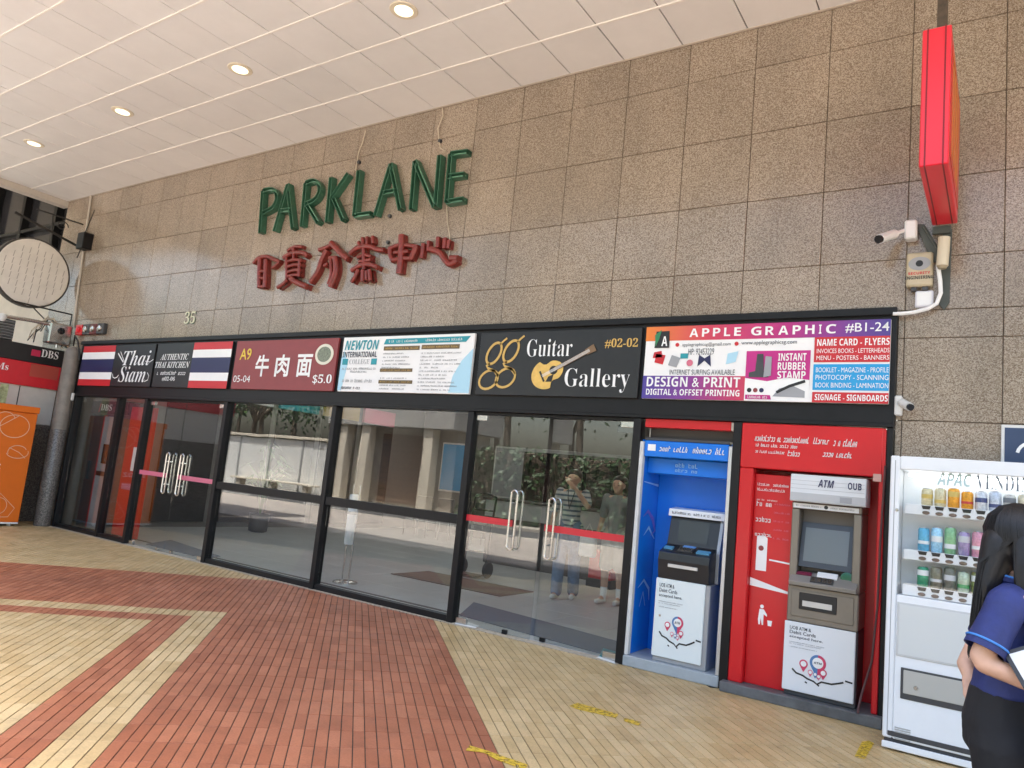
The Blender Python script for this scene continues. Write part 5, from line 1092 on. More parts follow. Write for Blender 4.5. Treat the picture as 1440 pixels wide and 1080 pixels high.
# neighbouring building to the left with dark window band
t = thing('neighbour_building', 'cream neighbouring building with dark window band left of the round sign', 'building', (-20, 8, 0))
B(-34, -13.95, 6.10, 12, 0, 4.55, b=.01).build('lower_wall', CONC_L, t); B(-34, -14.1, 1.2, 12, 6.5, 9, b=.01).build('shade_overhang', CONC_L, t); B(-34, -13.95, 6.35, 12, 4.551, 6.499, b=.004).build('window_glass', mat('dark_glass', (.03, .03, .035), .12), t)  # upper block pulled forward as an added overhang, keeps sun off the lower wall
for k in range(11): B(-15.02-1.4*k, -14.90-1.4*k, 6.22, 6.349, 4.551, 6.499, b=.004).build('window_mullion', BLACK, t)
B(-34, -13.95, 6.22, 6.349, 5.3, 5.36, b=.004).build('window_rail', BLACK, t)

# ------------------------------------------------------------------ lobby contents
t = thing('reception_counter', 'long pale-fronted counter with black top inside the lobby', 'counter', (-6.2, 11.2, 0))
B(-7.4, -4.75, 10.6, 11.3, .0, .78, b=.01).build('base', DKGREY, t); B(-7.42, -4.73, 10.55, 11.3, .781, 1.06, b=.006).build('front_band', mat('counter_grey', (.42, .43, .43), .4), t); B(-7.46, -4.70, 10.50, 11.35, 1.061, 1.10, b=.006).build('top', P_BLACK, t)
t = thing('display_cabinet', 'tall black display cabinet standing behind the lobby counter', 'cabinet', (-6.4, 12, 0)); B(-7.6, -4.9, 11.9, 12.5, 0, 2.05, b=.01).build('carcass', BLACK, t)
for k in range(4): B(-7.55+.66*k, -6.95+.66*k, 11.885, 11.899, .1, 1.98, b=.003).build('door', BLACKG, t)
B(-7.6, -4.9, 11.86, 11.884, 1.99, 2.05, b=.004).build('trim', GREY, t)
t = thing('lobby_pillar', 'pale square pillar inside the lobby behind the glass doors', 'pillar', (-4.45, 11, 0)); B(-4.62, -3.98, 10.8, 11.4, 0, 2.95, b=.01).build('shaft', mat('pillar_pale', (.56, .54, .50), .5, noise=.05), t); B(-4.64, -3.96, 10.78, 11.42, 0, .12, b=.005).build('base', DKGREY, t)
t = thing('black_door_frame', 'tall black door frame with lit strip at the lobby\'s right', 'door frame', (-3.4, 12.5, 0)); B(-3.96, -3.86, 12.3, 12.5, 0, 2.4, b=.005).build('jamb', BLACK, t); B(-2.95, -2.85, 12.3, 12.5, 0, 2.4, b=.005).build('jamb', BLACK, t); B(-3.96, -2.85, 12.3, 12.5, 2.401, 2.5, b=.005).build('head', BLACK, t); B(-3.86, -2.96, 12.42, 12.46, 0, 2.4, b=.003).build('leaf', DKGREY, t); B(-3.66, -3.58, 12.36, 12.41, 1.5, 2.3, b=.004).build('tube_lamp', mat('strip_lamp', (.9, .9, .9), .4, emit=(.9, .95, 1), es=3.0), t)
t = thing('red_rack', 'low red rack in the lobby beside the counter', 'rack', (-4.9, 10.2, 0)); B(-5.1, -4.7, 10.0, 10.3, .0, .12, b=.006).build('base', P_BLACK, t); B(-5.08, -4.72, 10.02, 10.28, .121, .52, b=.006).build('bin', RED_P, t)
# hand sanitiser stand just inside the glass
sx, sy = F(485, 820)
t = thing('sanitiser_stand', 'chrome stand with white cylinder just inside the middle window', 'stand', (sx, sy, 0))
MB().lathe([(.15, 0), (.15, .012), (.12, .025), (.03, .035), (.001, .036)], (sx, sy, .002), 24).build('base', STEEL, t, True)
for s in (-.055, .055): MB().cyl((sx+s, sy, .03), (sx+s, sy, 1.18), .010, 8).build('pole', STEEL, t)
MB().lathe([(.055, .0), (.06, .01), (.06, .58), (.05, .6), (.001, .6)], (sx, sy-.02, .46), 18).build('cylinder', WHITE, t, True); MB().lathe([(.061, 0), (.062, .005), (.062, .03), (.061, .035)], (sx, sy-.02, .82), 18).build('grey_band', GREY, t, True)
# trolley
tx, ty = -6.35, 8.9
t = thing('hand_trolley', 'black hand trolley standing in the lobby behind the middle window', 'trolley', (tx, ty, 0))
for s in (-.19, .19):
    MB().tube([(tx+s, ty, .12), (tx+s, ty+.12, 1.15)], .016, 8).build('upright', BLACK, t); w_ = MB().lathe([(.06, -.02), (.11, -.022), (.12, 0), (.11, .022), (.06, .02)], (tx+s*1.2, ty+.02, .12), 18, 'x'); w_.build('wheel', RUBBER, t, True)
for z in (.35, .65, .95): MB().cyl((tx-.19, ty+.12*(z-.12)/1.03, z), (tx+.19, ty+.12*(z-.12)/1.03, z), .012, 8).build('rung', BLACK, t)
MB().tube([(tx-.19, ty+.12, 1.15), (tx, ty+.14, 1.2), (tx+.19, ty+.12, 1.15)], .016, 8).build('handle', BLACK, t); B(tx-.22, tx+.22, ty-.22, ty, .03, .045, b=.003).build('toe_plate', BLACK, t)
t = thing('floor_rug', 'brown rug lying on the grey lobby tiles', 'rug', (-6.0, 8.4, .002)); B(-6.9, -5.1, 7.75, 8.55, .0015, .010, b=.003).build('rug_field', mat('rug_brown', (.13, .085, .06), .9, noise=.3, nscale=25), t); 
for a_ in ((-6.9, -5.1, 7.75, 7.79), (-6.9, -5.1, 8.51, 8.55)): B(a_[0], a_[1], a_[2], a_[3], .0102, .0125, b=.001).build('rug_border', P_BLACK, t)
# ------------------------------------------------------------------ people (each body one continuous surface)
TMP = bpy.data.scenes.new('scratch')
with bpy.context.temp_override(scene=TMP, view_layer=TMP.view_layers[0]): bpy.context.evaluated_depsgraph_get()
bm = bmesh.new(); bmesh.ops.create_icosphere(bm, subdivisions=2, radius=1); ICO_V = [tuple(v.co) for v in bm.verts]; ICO_F = [tuple(v.index for v in f.verts) for f in bm.faces]; bm.free()
def blob(name, keys, m, parent, vox=.010, smooth=6, mats=None):
    """chains of ellipsoids [(centre, radii), ...] melted into one surface"""
    V_, F_ = [], []
    for ch in keys:
        for i in range(len(ch)-1):
            (c0, r0), (c1, r1) = ch[i], ch[i+1]; c0, c1 = Vector(c0), Vector(c1)
            r0 = Vector(r0) if isinstance(r0, (tuple, list)) else Vector((r0,)*3); r1 = Vector(r1) if isinstance(r1, (tuple, list)) else Vector((r1,)*3)
            n = max(2, int((c1-c0).length/(min(min(r0), min(r1))*.45))+1)
            for k in range(n+1):
                u = k/n; c = c0.lerp(c1, u); r = r0.lerp(r1, u); b0 = len(V_)
                V_ += [(c.x+p[0]*r.x, c.y+p[1]*r.y, c.z+p[2]*r.z) for p in ICO_V]; F_ += [(b0+f[0], b0+f[1], b0+f[2]) for f in ICO_F]
    me = bpy.data.meshes.new(name); me.from_pydata(V_, [], F_)
    o = bpy.data.objects.new(name, me); TMP.collection.objects.link(o)
    md = o.modifiers.new('r', 'REMESH'); md.mode = 'VOXEL'; md.voxel_size = vox; md.use_smooth_shade = True
    sm = o.modifiers.new('s', 'SMOOTH'); sm.factor = .6; sm.iterations = smooth
    dg = TMP.view_layers[0].depsgraph; dg.update(); me2 = bpy.data.meshes.new_from_object(o.evaluated_get(dg)); me2.name = name
    o.modifiers.clear(); o.data = me2; bpy.data.meshes.remove(me); me2.materials.clear(); me2.materials.append(m)
    for p in me2.polygons: p.use_smooth = True
    TMP.collection.objects.unlink(o); COL.objects.link(o); o.parent = parent; return o
def hand_keys(w, d, side, curl=.5, s=1.0):
    """palm, four bent fingers of unequal length and a thumb; w wrist, d direction of the hand, side = thumb direction"""
    w, d, side = Vector(w), Vector(d).normalized(), Vector(side).normalized(); nrm = d.cross(side).normalized()
    K = [[(w, .021*s), (w+d*.03*s, .024*s)]]
    for i, (o_, ln) in enumerate(((.030, .068), (.010, .078), (-.010, .072), (-.029, .055))):
        b0 = w+d*.03*s+side*o_*.7*s; b1 = w+d*.085*s+side*o_*s
        K.append([(b0, .013*s), (b1, .0115*s)])
        p1 = b1+(d*math.cos(curl*.5)+nrm*math.sin(curl*.5))*ln*.5*s; p2 = p1+(d*math.cos(curl*1.3)+nrm*math.sin(curl*1.3))*ln*.32*s; p3 = p2+(d*math.cos(curl*2.1)+nrm*math.sin(curl*2.1))*ln*.26*s
        K += [[(b1, .0105*s), (p1, .0092*s), (p2, .0083*s), (p3, .0072*s)]]
    t0 = w+d*.025*s+side*.018*s; t1 = w+d*.055*s+side*.046*s+nrm*.012*s; t2 = w+d*.088*s+side*.052*s+nrm*.026*s
    K.append([(t0, .015*s), (t1, .0115*s), (t2, .0088*s)]); return K
def head_keys(c, f, s=1.0):
    """head with brow, nose, lips, chin and ears; c = centre, f = facing"""
    c, f = Vector(c), Vector(f).normalized(); r = f.cross(Vector((0, 0, 1))).normalized(); u = r.cross(f)
    p = lambda a, b, d: tuple(c+f*a*s+r*b*s+u*d*s)
    K = [[(p(-.015, 0, .03), .092*s), (p(.005, 0, .02), .088*s)], [(p(.02, 0, -.03), .066*s), (p(.038, 0, -.075), .042*s)], [(p(.060, -.025, .005), .026*s), (p(.060, .025, .005), .026*s)],
         [(p(.088, 0, .01), .010*s), (p(.102, 0, -.022), .0125*s)], [(p(.076, -.016, -.056), .011*s), (p(.080, 0, -.054), .012*s), (p(.076, .016, -.056), .011*s)], [(p(.066, -.01, -.09), .020*s), (p(.066, .01, -.09), .020*s)]]
    for sg in (-1, 1): K.append([(p(-.005, sg*.080, .012), .014*s), (p(-.004, sg*.080, -.022), .011*s)]); K.append([(p(.048, sg*.038, -.03), .026*s), (p(.03, sg*.05, -.02), .028*s)])
    return K, p
def eyes(parent, p, m_dark, s=1.0):
    o_ = wloc(parent)
    for sg in (-1, 1):
        c = Vector(p(.076, sg*.031, .006)); e = MB().lathe([(.001, -.006*s), (.010*s, -.003*s), (.012*s, 0), (.010*s, .003*s), (.001, .006*s)], tuple(c), 10); e.build('eye', m_dark, parent, True)
        b = MB().tube([p(.082, sg*.018, .028), p(.082, sg*.034, .033), p(.072, sg*.05, .028)], .0035*s, 6); b.build('eyebrow', HAIR, parent, True)
def put(o):   # blob meshes are made in world space: bring them under their thing
    off = wloc(o.parent); o.data.transform(Matrix.Translation(-off)); return o
# --- woman in the blue shirt
WX, WY = .035, 3.0
O = lambda x, y, z: (WX+x, WY+y, z)
pe = thing('person', 'woman with long black hair, navy polo shirt and black trousers at the right edge', 'person', (WX, WY, 0))
hk, hp = head_keys(O(.035, 0, 1.375), (1, -.05, -.30), 1.0)
bodyk = hk+[[(O(0.0, 0, 1.21), .05), (O(.015, 0, 1.30), .047)], [(O(-.02, 0, .80), (.085, .14, .09)), (O(-.01, 0, .98), (.080, .115, .1)), (O(-.01, 0, 1.14), (.085, .135, .1)), (O(-.01, 0, 1.20), (.06, .13, .05))],
  [(O(-.03, -.08, .80), .066), (O(-.008, -.085, .45), .050), (O(-.03, -.085, .22), .05), (O(-.03, -.085, .07), .036), (O(.08, -.09, .035), .03)], [(O(-.03, .08, .80), .066), (O(-.008, .085, .45), .050), (O(-.03, .085, .22), .05), (O(-.03, .085, .07), .036), (O(.08, .09, .035), .03)],
  [(O(-.01, -.15, 1.19), .048), (O(-.085, -.195, 1.02), .034), (O(-.075, -.200, 1.0), .033), (O(.03, -.185, .968), .029), (O(.16, -.16, .942), .021)], [(O(-.01, .15, 1.19), .048), (O(-.10, .19, 1.01), .038), (O(-.135, .12, .94), .03), (O(-.128, .10, .915), .024)]]
bodyk += hand_keys(O(.16, -.16, .942), (.95, .15, .05), (.1, .2, 1), .35, .92)+hand_keys(O(-.125, .095, .925), (.25, -.5, -.85), (.9, .2, .3), .9, .95)
bo = put(blob('body', bodyk, SKIN, pe, .0075, 4))
eyes(pe, hp, P_BLACK)
NAVY = mat('navy_cloth', (.016, .026, .125), .7, noise=.25, nscale=14, bump=.9, bscale=13); BLKC = mat('black_cloth', (.010, .010, .012), .85, noise=.2, nscale=12, bump=.8, bscale=9); TRIM = mat('blue_trim', (.05, .22, .62), .6)
put(blob('shirt', [[(O(-.02, 0, .90), (.104, .155, .028)), (O(-.015, 0, .98), (.094, .138, .06)), (O(-.015, 0, 1.10), (.102, .15, .08)), (O(-.015, 0, 1.19), (.09, .165, .055)), (O(-.005, 0, 1.235), (.065, .075, .03))],
  [(O(-.01, -.12, 1.19), .06), (O(-.02, -.15, 1.185), .058)], [(O(-.01, .12, 1.19), .06), (O(-.02, .15, 1.185), .058)]], NAVY, pe, .009, 4))
def sleeve(sg):
    a0, a1 = Vector(O(-.01, sg*.135, 1.21)), Vector(O(-.078, sg*.197, 1.035)); ax = (a1-a0).normalized(); e1 = ax.cross(Vector((0, 1, 0))).normalized(); e2 = ax.cross(e1); mb = MB(); n = 28; prof = ((-.012, .030), (.0, .050), (.03, .062), (.08, .060), (.13, .060), (.190, .064), (.196, .064), (.196, .058), (.17, .057))
    for d, r in prof:
        for k in range(n):
            an = 2*math.pi*k/n; w = 1+.035*math.sin(3*an+d*30)*(d/.2); mb.v.append(tuple(a0+ax*d+(e1*math.cos(an)*.92+e2*math.sin(an))*r*w))
    for i in range(len(prof)-1):
        for k in range(n): k2 = (k+1) % n; mb.f.append((i*n+k, i*n+k2, (i+1)*n+k2, (i+1)*n+k))
    so_ = mb.build('sleeve', NAVY, pe, True); ring = [tuple(a0+ax*.172+(e1*math.cos(2*math.pi*k/28)*.92+e2*math.sin(2*math.pi*k/28))*.0640*(1+.035*math.sin(3*2*math.pi*k/28+5.2)*.86)) for k in range(29)]
    MB().tube(ring, .0035, 6, cap=False).build('sleeve_trim', TRIM, pe, True)
sleeve(-1); sleeve(1)
cl = MB(); cl.tube([O(-.005+.06*math.cos(2*math.pi*k/20), .066*math.sin(2*math.pi*k/20), 1.25+.012*math.cos(2*math.pi*k/20)*-1) for k in range(21)], .014, 8, cap=False); cl.build('collar', NAVY, pe, True)
cl = MB(); cl.tube([O(-.006+.066*math.cos(2*math.pi*k/20), .072*math.sin(2*math.pi*k/20), 1.262-.012*math.cos(2*math.pi*k/20)) for k in range(21)], .004, 6, cap=False); cl.build('collar_trim', TRIM, pe, True)
put(blob('trousers', [[(O(-.025, 0, .905), (.100, .15, .02)), (O(-.03, 0, .80), (.118, .17, .08)), (O(-.03, 0, .74), (.115, .165, .07))], [(O(-.025, -.085, .74), .098), (O(-.005, -.09, .45), .078), (O(-.03, -.09, .15), .072), (O(-.03, -.09, .09), .075)], [(O(-.025, .085, .74), .098), (O(-.005, .09, .45), .078), (O(-.03, .09, .15), .072), (O(-.03, .09, .09), .075)]], BLKC, pe, .010, 4))
put(blob('shoe', [[(O(-.05, -.09, .04), .04), (O(.09, -.095, .03), .032)]], BLKC, pe, .008, 2)); put(blob('shoe', [[(O(-.05, .09, .04), .04), (O(.09, .095, .03), .032)]], BLKC, pe, .008, 2))
hair = put(blob('hair', [[(O(.022, 0, 1.405), (.096, .090, .088)), (O(-.01, 0, 1.36), (.088, .088, .09))], [(O(-.05, -.03, 1.34), (.05, .07, .09)), (O(-.078, -.035, 1.22), (.034, .08, .1)), (O(-.098, -.04, 1.09), (.018, .07, .06))],
   [(O(.035, -.085, 1.38), (.045, .016, .07)), (O(.030, -.115, 1.27), (.038, .018, .08)), (O(.055, -.135, 1.15), (.034, .018, .07)), (O(.075, -.13, 1.06), (.022, .012, .05))], [(O(.045, .085, 1.38), (.045, .016, .07)), (O(.05, .11, 1.25), (.04, .02, .1)), (O(.06, .12, 1.12), (.03, .02, .06))]], HAIR, pe, .008, 3))
rr = random.Random(11)
def strand_mesh(n_, pick, nm):
    mb = MB()
    for k in range(n_):
        ph = pick(); cs, sn = math.cos(ph), math.sin(ph); C = Vector(O(.020, 0, 1.398)); rx, ry, rz = .106+rr.uniform(-.004, .004), .100+rr.uniform(-.004, .004), .102+rr.uniform(-.003, .003)
        pts = [tuple(C+Vector((rx*math.sin(th)*cs-.012*math.cos(th), ry*math.sin(th)*sn, rz*math.cos(th)))) for th in (R_(8), R_(30), R_(55), R_(80), R_(100))]
        e = Vector(pts[-1]); j = lambda s_: rr.uniform(-s_, s_)
        if cs < -.25:      # falls down the back
            x_ = -.100+j(.012); yy = e.y-WY
            pts += [O(x_+.012, yy*.95+j(.006), 1.30), O(x_, yy*1.0+j(.01)-.01, 1.20), O(x_-.008, yy*1.0+j(.012)-.02, 1.11), O(x_-.006+j(.01), yy*.9+j(.015)-.02, 1.0+rr.uniform(-.01, .06))]
        else:              # falls in front of the shoulder
            sg = -1 if sn < 0 else 1; x_ = (e.x-WX)*.75
            pts += [O(x_+.0, sg*(.112+j(.006)), 1.30), O(x_+.012, sg*(.136+j(.006)), 1.21), O(x_*.8+.035, sg*(.150+j(.006)), 1.12), O(x_*.6+.06+j(.01), sg*(.142+j(.008)), .99+rr.uniform(-.01, .07))]
        mb.tube(pts, .0021, 4, r1=.0009)
    mb.build(nm, HAIR, pe, True)
strand_mesh(950, lambda: R_(180)+rr.uniform(-R_(78), R_(78)), 'back_hair')
strand_mesh(520, lambda: -R_(rr.uniform(52, 103)), 'side_hair'); strand_mesh(200, lambda: R_(rr.uniform(52, 103)), 'side_hair')
t = thing('tablet', 'tablet with pale screen and dark case held by the woman in navy', 'tablet', O(.09, -.2, 1.0))
c = Vector(O(.045, -.235, 1.015)); a1 = Vector((.80, .1, .42)).normalized(); a2 = Vector((-.30, .45, .72)); a2 = (a2-a1*a2.dot(a1)).normalized(); a3 = a1.cross(a2)
def slab(w, h, d0, d1):
    m = MB(); pts = []
    for dd in (d0, d1):
        for s, q_ in ((-1, -1), (1, -1), (1, 1), (-1, 1)): pts.append(tuple(c+a1*(s*w+.05)+a2*q_*h+a3*dd))
    m.v = pts; m.f = [(0, 1, 2, 3), (7, 6, 5, 4)]+[(i, i+4, (i+1) % 4+4, (i+1) % 4) for i in range(4)]; return m
slab(.10, .068, -.005, .005).build('case', P_BLACK, t); slab(.088, .056, .0052, .0068).build('screen', mat('tablet_screen', (.62, .62, .6), .2), t); slab(.088, .056, -.0068, -.0052).build('back_sheet', mat('tablet_screen', (.62, .62, .6), .2), t)
t = thing('carrier_bag', 'bright blue bag hanging in front of the woman at the picture edge', 'bag', O(.14, -.2, .85)); put(blob('bag_body', [[(O(.09, -.2, .93), (.03, .04, .02)), (O(.09, -.2, .86), (.05, .05, .05)), (O(.09, -.2, .76), (.055, .05, .05))]], mat('bag_blue', (.02, .18, .60), .5), t, .008, 2)); MB().tube([O(.07, -.2, .93), O(.10, -.17, .965), O(.12, -.2, .93)], .006, 6).build('bag_strap', mat('bag_blue', (.02, .18, .6), .5), t, True)
# --- two people inside the lobby
def walker(label, x, y, facing, shirt_m, leg_m, shorts, raise_arm, ht=1.62):
    s = ht/1.66; pe = thing('person', label, 'person', (x, y, 0), 'people inside the lobby')
    f = Vector(facing).normalized(); r = f.cross(Vector((0, 0, 1)))
    O = lambda a, b, z: tuple(Vector((x, y, 0))+f*a*s+r*b*s+Vector((0, 0, z*s)))
    hk, hp = head_keys(O(.02, 0, 1.54), tuple(f), s)
    lr, ll = (.10, -.08) if not shorts else (.06, -.05)
    def leg(b, st): return [(O(0, b, .90), .085*s), (O(st*.5+.03, b, .48), .056*s), (O(st*.8, b, .25), .05*s), (O(st, b, .085), .036*s), (O(st+.11, b*1.15, .035), .030*s)]
    K = hk+[[(O(-.005, 0, 1.36), .055*s), (O(.0, 0, 1.47), .05*s)], [(O(0, 0, .92), (.10*s, .10*s, .08*s)), (O(0, 0, 1.12), (.11*s, .11*s, .1*s)), (O(0, 0, 1.32), (.12*s, .12*s, .07*s))], leg(.09, lr), leg(-.09, ll), [(O(0, -.13, 1.36), .055*s), (O(0, .13, 1.36), .055*s)]]
    sh = {}
    for sg in (-1, 1):
        if raise_arm and sg == raise_arm: el, wr, hd, th_ = O(.12, sg*.24, 1.22), O(.24, sg*.06, 1.46), (f*.2+r*(-sg)*.6+Vector((0, 0, .5))), Vector((0, 0, 1))
        else: el, wr, hd, th_ = O(-.03, sg*.235, 1.09), O(.05, sg*.25, .87), (f*.15+Vector((0, 0, -1))), f
        sh[sg] = (el, wr); K.append([(O(0, sg*.175, 1.365), .052*s), (el, .041*s), (wr, .027*s)]); K += hand_keys(wr, hd, th_, .5, s)
    put(blob('body', K, SKIN, pe, .011, 4)); eyes(pe, hp, P_BLACK, s)
    SHK = [[(O(0, 0, .90), (.125*s, .125*s, .03*s)), (O(0, 0, 1.10), (.125*s, .13*s, .1*s)), (O(0, 0, 1.30), (.128*s, .135*s, .08*s)), (O(0, 0, 1.40), (.08*s, .09*s, .03*s))], [(O(0, -.10, .92), .085*s), (O(0, .10, .92), .085*s)], [(O(0, -.09, 1.3), .10*s), (O(0, .09, 1.3), .10*s)]]
    for sg in (-1, 1):
        a_ = Vector(O(0, sg*.17, 1.37)); SHK.append([(tuple(a_), .066*s), (tuple(a_.lerp(Vector(sh[sg][0]), .78)), .064*s)])
    put(blob('shirt', SHK, shirt_m, pe, .012, 3))
    if shorts: LK = [[(O(0, -.06, .93), .11*s), (O(0, .06, .93), .11*s)]]+[[(O(0, b, .88), .108*s), (O(st*.4+.02, b, .50), .095*s)] for b, st in ((.09, lr), (-.09, ll))]
    else: LK = [[(O(0, -.06, .93), .11*s), (O(0, .06, .93), .11*s)]]+[[(O(0, b, .88), .104*s), (O(st*.5+.03, b, .48), .085*s), (O(st, b, .10), .078*s)] for b, st in ((.09, lr), (-.09, ll))]
    put(blob('shorts' if shorts else 'jeans', LK, leg_m, pe, .012, 3))
    for b, st in ((.09, lr), (-.09, ll)):
        put(blob('shoe', [[(O(st-.03, b, .045), .042*s), (O(st+.13, b*1.15, .036), .036*s)]], WHITE_D, pe, .01, 2))
        if shorts: put(blob('sock', [[(O(st*.95, b, .09), .046*s), (O(st*.85, b, .2), .050*s)]], WHITE, pe, .01, 2))
    put(blob('hair', [[(O(-.015, 0, 1.60), (.108*s, .108*s, .09*s)), (O(-.05, 0, 1.52), (.085*s, .10*s, .08*s))]], HAIR, pe, .01, 3)); return pe, O
STR = bpy.data.materials.new('striped_cloth'); STR.use_nodes = True; nt = STR.node_tree; b = nt.nodes['Principled BSDF']; b.inputs['Roughness'].default_value = .85
g = nt.nodes.new('ShaderNodeNewGeometry'); sp = nt.nodes.new('ShaderNodeSeparateXYZ'); ml = nt.nodes.new('ShaderNodeMath'); ml.operation = 'MULTIPLY'; ml.inputs[1].default_value = 16; fr = nt.nodes.new('ShaderNodeMath'); fr.operation = 'FRACT'; cr = nt.nodes.new('ShaderNodeValToRGB'); cr.color_ramp.interpolation = 'CONSTANT'
cr.color_ramp.elements[0].color = (.52, .52, .50, 1); cr.color_ramp.elements[1].position = .6; cr.color_ramp.elements[1].color = (.10, .14, .18, 1)
nt.links.new(g.outputs['Position'], sp.inputs[0]); nt.links.new(sp.outputs[2], ml.inputs[0]); nt.links.new(ml.outputs[0], fr.inputs[0]); nt.links.new(fr.outputs[0], cr.inputs[0]); nt.links.new(cr.outputs[0], b.inputs[0])
x, y = F(793, 842)
p1, O1 = walker('person in a striped shirt and blue jeans behind the glass door, arm raised', x, y, (.25, -1, 0), STR, mat('denim', (.13, .20, .31), .85, noise=.3, nscale=10), False, -1, 1.62)
MB().tube([O1(.06, -.05, 1.43), O1(.125, -.03, 1.3), O1(.135, 0, 1.16), O1(.125, .03, 1.3), O1(.06, .05, 1.43)], .006, 6).build('lanyard', P_BLACK, p1, True)
t = thing('shopping_bag', 'white bag carried by the person in the striped shirt', 'bag', O1(.05, -.25, .85)); cb = O1(.05, -.27, .75); B(cb[0]-.11, cb[0]+.11, cb[1]-.05, cb[1]+.05, cb[2]-.17, cb[2]+.13, b=.02).build('bag_body', WHITE_D, t); MB().tube([(cb[0]-.06, cb[1], cb[2]+.13), (cb[0], cb[1], cb[2]+.24), (cb[0]+.06, cb[1], cb[2]+.13)], .006, 6).build('bag_handle', WHITE_D, t, True)
x, y = F(866, 848)
walker('person in a grey shirt and pale shorts behind the glass door', x+.02, y-.2, (-.05, -1, 0), mat('grey_cloth', (.24, .25, .25), .85, noise=.1), mat('beige_cloth', (.40, .37, .32), .85, noise=.1), True, 0, 1.60)

# more lobby furniture
def potted(label, x, y, h):
    t = thing('potted_plant', label, 'plant', (x, y, 0)); MB().lathe([(.13, 0), (.17, .02), (.19, .34), (.17, .34), (.16, .30)], (x, y, .001), 18).build('pot', DKGREY, t, True); rr = random.Random(int(x*100)); mb = MB()
    for k in range(26):
        a = rr.uniform(0, 6.28); r = rr.uniform(.15, .5); z = h*rr.uniform(.55, 1); mb.tube([(x, y, .3), (x+.3*r*math.cos(a), y+.3*r*math.sin(a), z*.8), (x+r*math.cos(a), y+r*math.sin(a), z)], .006, 4)
        c = Vector((x+r*math.cos(a), y+r*math.sin(a), z)); d = Vector((math.cos(a), math.sin(a), -.5)).normalized(); s_ = d.cross(Vector((0, 0, 1))).normalized(); mb.poly([tuple(c-d*.12), tuple(c+s_*.05), tuple(c+d*.16), tuple(c-s_*.05)])
    mb.build('foliage', LEAF_I, t)
LEAF_I = mat('leaf_indoor', (.05, .13, .03), .45, noise=.3)
potted('tall potted plant by the lobby side wall', -11.6, 9.2, 1.7); potted('potted plant beside the lobby pillar', -4.9, 11.1, 1.3)
def chair(label, x, y):
    t = thing('waiting_chair', label, 'chair', (x, y, 0), 'waiting chairs in the lobby'); B(x-.22, x+.22, y-.22, y+.22, .43, .47, b=.01).build('seat', DKGREY, t); B(x-.22, x+.22, y+.19, y+.23, .471, .88, b=.01).build('backrest', DKGREY, t)
    for sx_ in (-.19, .19):
        for sy_ in (-.19, .19): MB().cyl((x+sx_, y+sy_, 0), (x+sx_, y+sy_, .43), .013, 8).build('leg', STEEL, t)
for k in range(4): chair(['first waiting chair from the left along the lobby side', 'second waiting chair from the left in the lobby', 'third waiting chair from the left in the lobby', 'waiting chair nearest the counter in the lobby row'][k], -10.9+.62*k, 12.9)
for k, (x, m_, lb_) in enumerate(((-11.2, P_SKY, 'blue'), (-9.6, P_GREY, 'grey'), (-8.3, P_MAROON, 'maroon'))):
    t = thing('wall_poster', lb_+' poster on the lobby back wall', 'poster', (x, 14.49, 1.2)); B(x-.45, x+.45, 14.46, 14.499, 1.0, 2.2, b=.004).build('frame', WHITE_D, t); B(x-.41, x+.41, 14.452, 14.459, 1.04, 2.16, b=.001).build('print', m_, t)
for k in range(5):
    y = 8.0+1.2*k; t = thing('shop_unit_panel', ['nearest', 'second', 'third', 'fourth', 'farthest'][k]+' dark shop panel along the lobby side wall', 'panel', (-12.3, y, 0)); B(-12.36, -12.31, y-.52, y+.52, .1, 2.4, b=.005).build('glazing', BLACKG, t); B(-12.36, -12.29, y-.52, y+.52, 2.41, 2.75, b=.005).build('sign_strip', (P_RED, P_WHITE, P_TEAL, P_GOLD, P_PINK)[k], t)
# ------------------------------------------------------------------ across the street (seen mirrored in the glass)
LEAF = [mat('leaf_dark', (.028, .06, .017), .55, noise=.4, nscale=3), mat('leaf_mid', (.055, .115, .028), .55, noise=.4, nscale=3)]
BARK = mat('bark', (.11, .085, .06), .9, noise=.3, nscale=6)
def tree(label, x, y, h, r, sd):
    rr = random.Random(sd); t = thing('street_tree', label or 'large leafy tree in the back row of trees across the street', 'tree', (x, y, -.1), 'trees across the street' if label else 'back row of trees across the street')
    tk = MB(); top = (x+rr.uniform(-.3, .3), y, h*.45); tk.tube([(x, y, -.15), (x+.05, y, h*.2), top], .22, 9, r1=.13); cents = []
    for k in range(7):
        a = 2*math.pi*k/7+rr.random(); e = (top[0]+math.cos(a)*r*.6, top[1]+math.sin(a)*r*.6, h*.62+rr.uniform(0, h*.28)); tk.tube([top, ((top[0]+e[0])/2, (top[1]+e[1])/2, (top[2]+e[2])/2+.2), e], .09, 6, r1=.02); cents.append(e)
    tk.build('trunk', BARK, t, True); cw = MB()
    for k in range(16): a = rr.uniform(0, 6.28); q_ = r*math.sqrt(rr.random()); cents.append((x+q_*math.cos(a), y+q_*math.sin(a), h*rr.uniform(.5, .97)))
    for k in range(2600):
        c = Vector(rr.choice(cents))+Vector((rr.gauss(0, 1), rr.gauss(0, 1), rr.gauss(0, .7)))*r*.22; n = Vector((rr.gauss(0, 1), rr.gauss(0, 1), rr.gauss(.6, 1))).normalized(); a = n.orthogonal().normalized()*rr.uniform(.10, .2); b = n.cross(a)*.55; cw.poly([tuple(c-a), tuple(c+b*.8), tuple(c+a), tuple(c-b*.8)])
    cw.build('crown', LEAF[sd % 2], t)
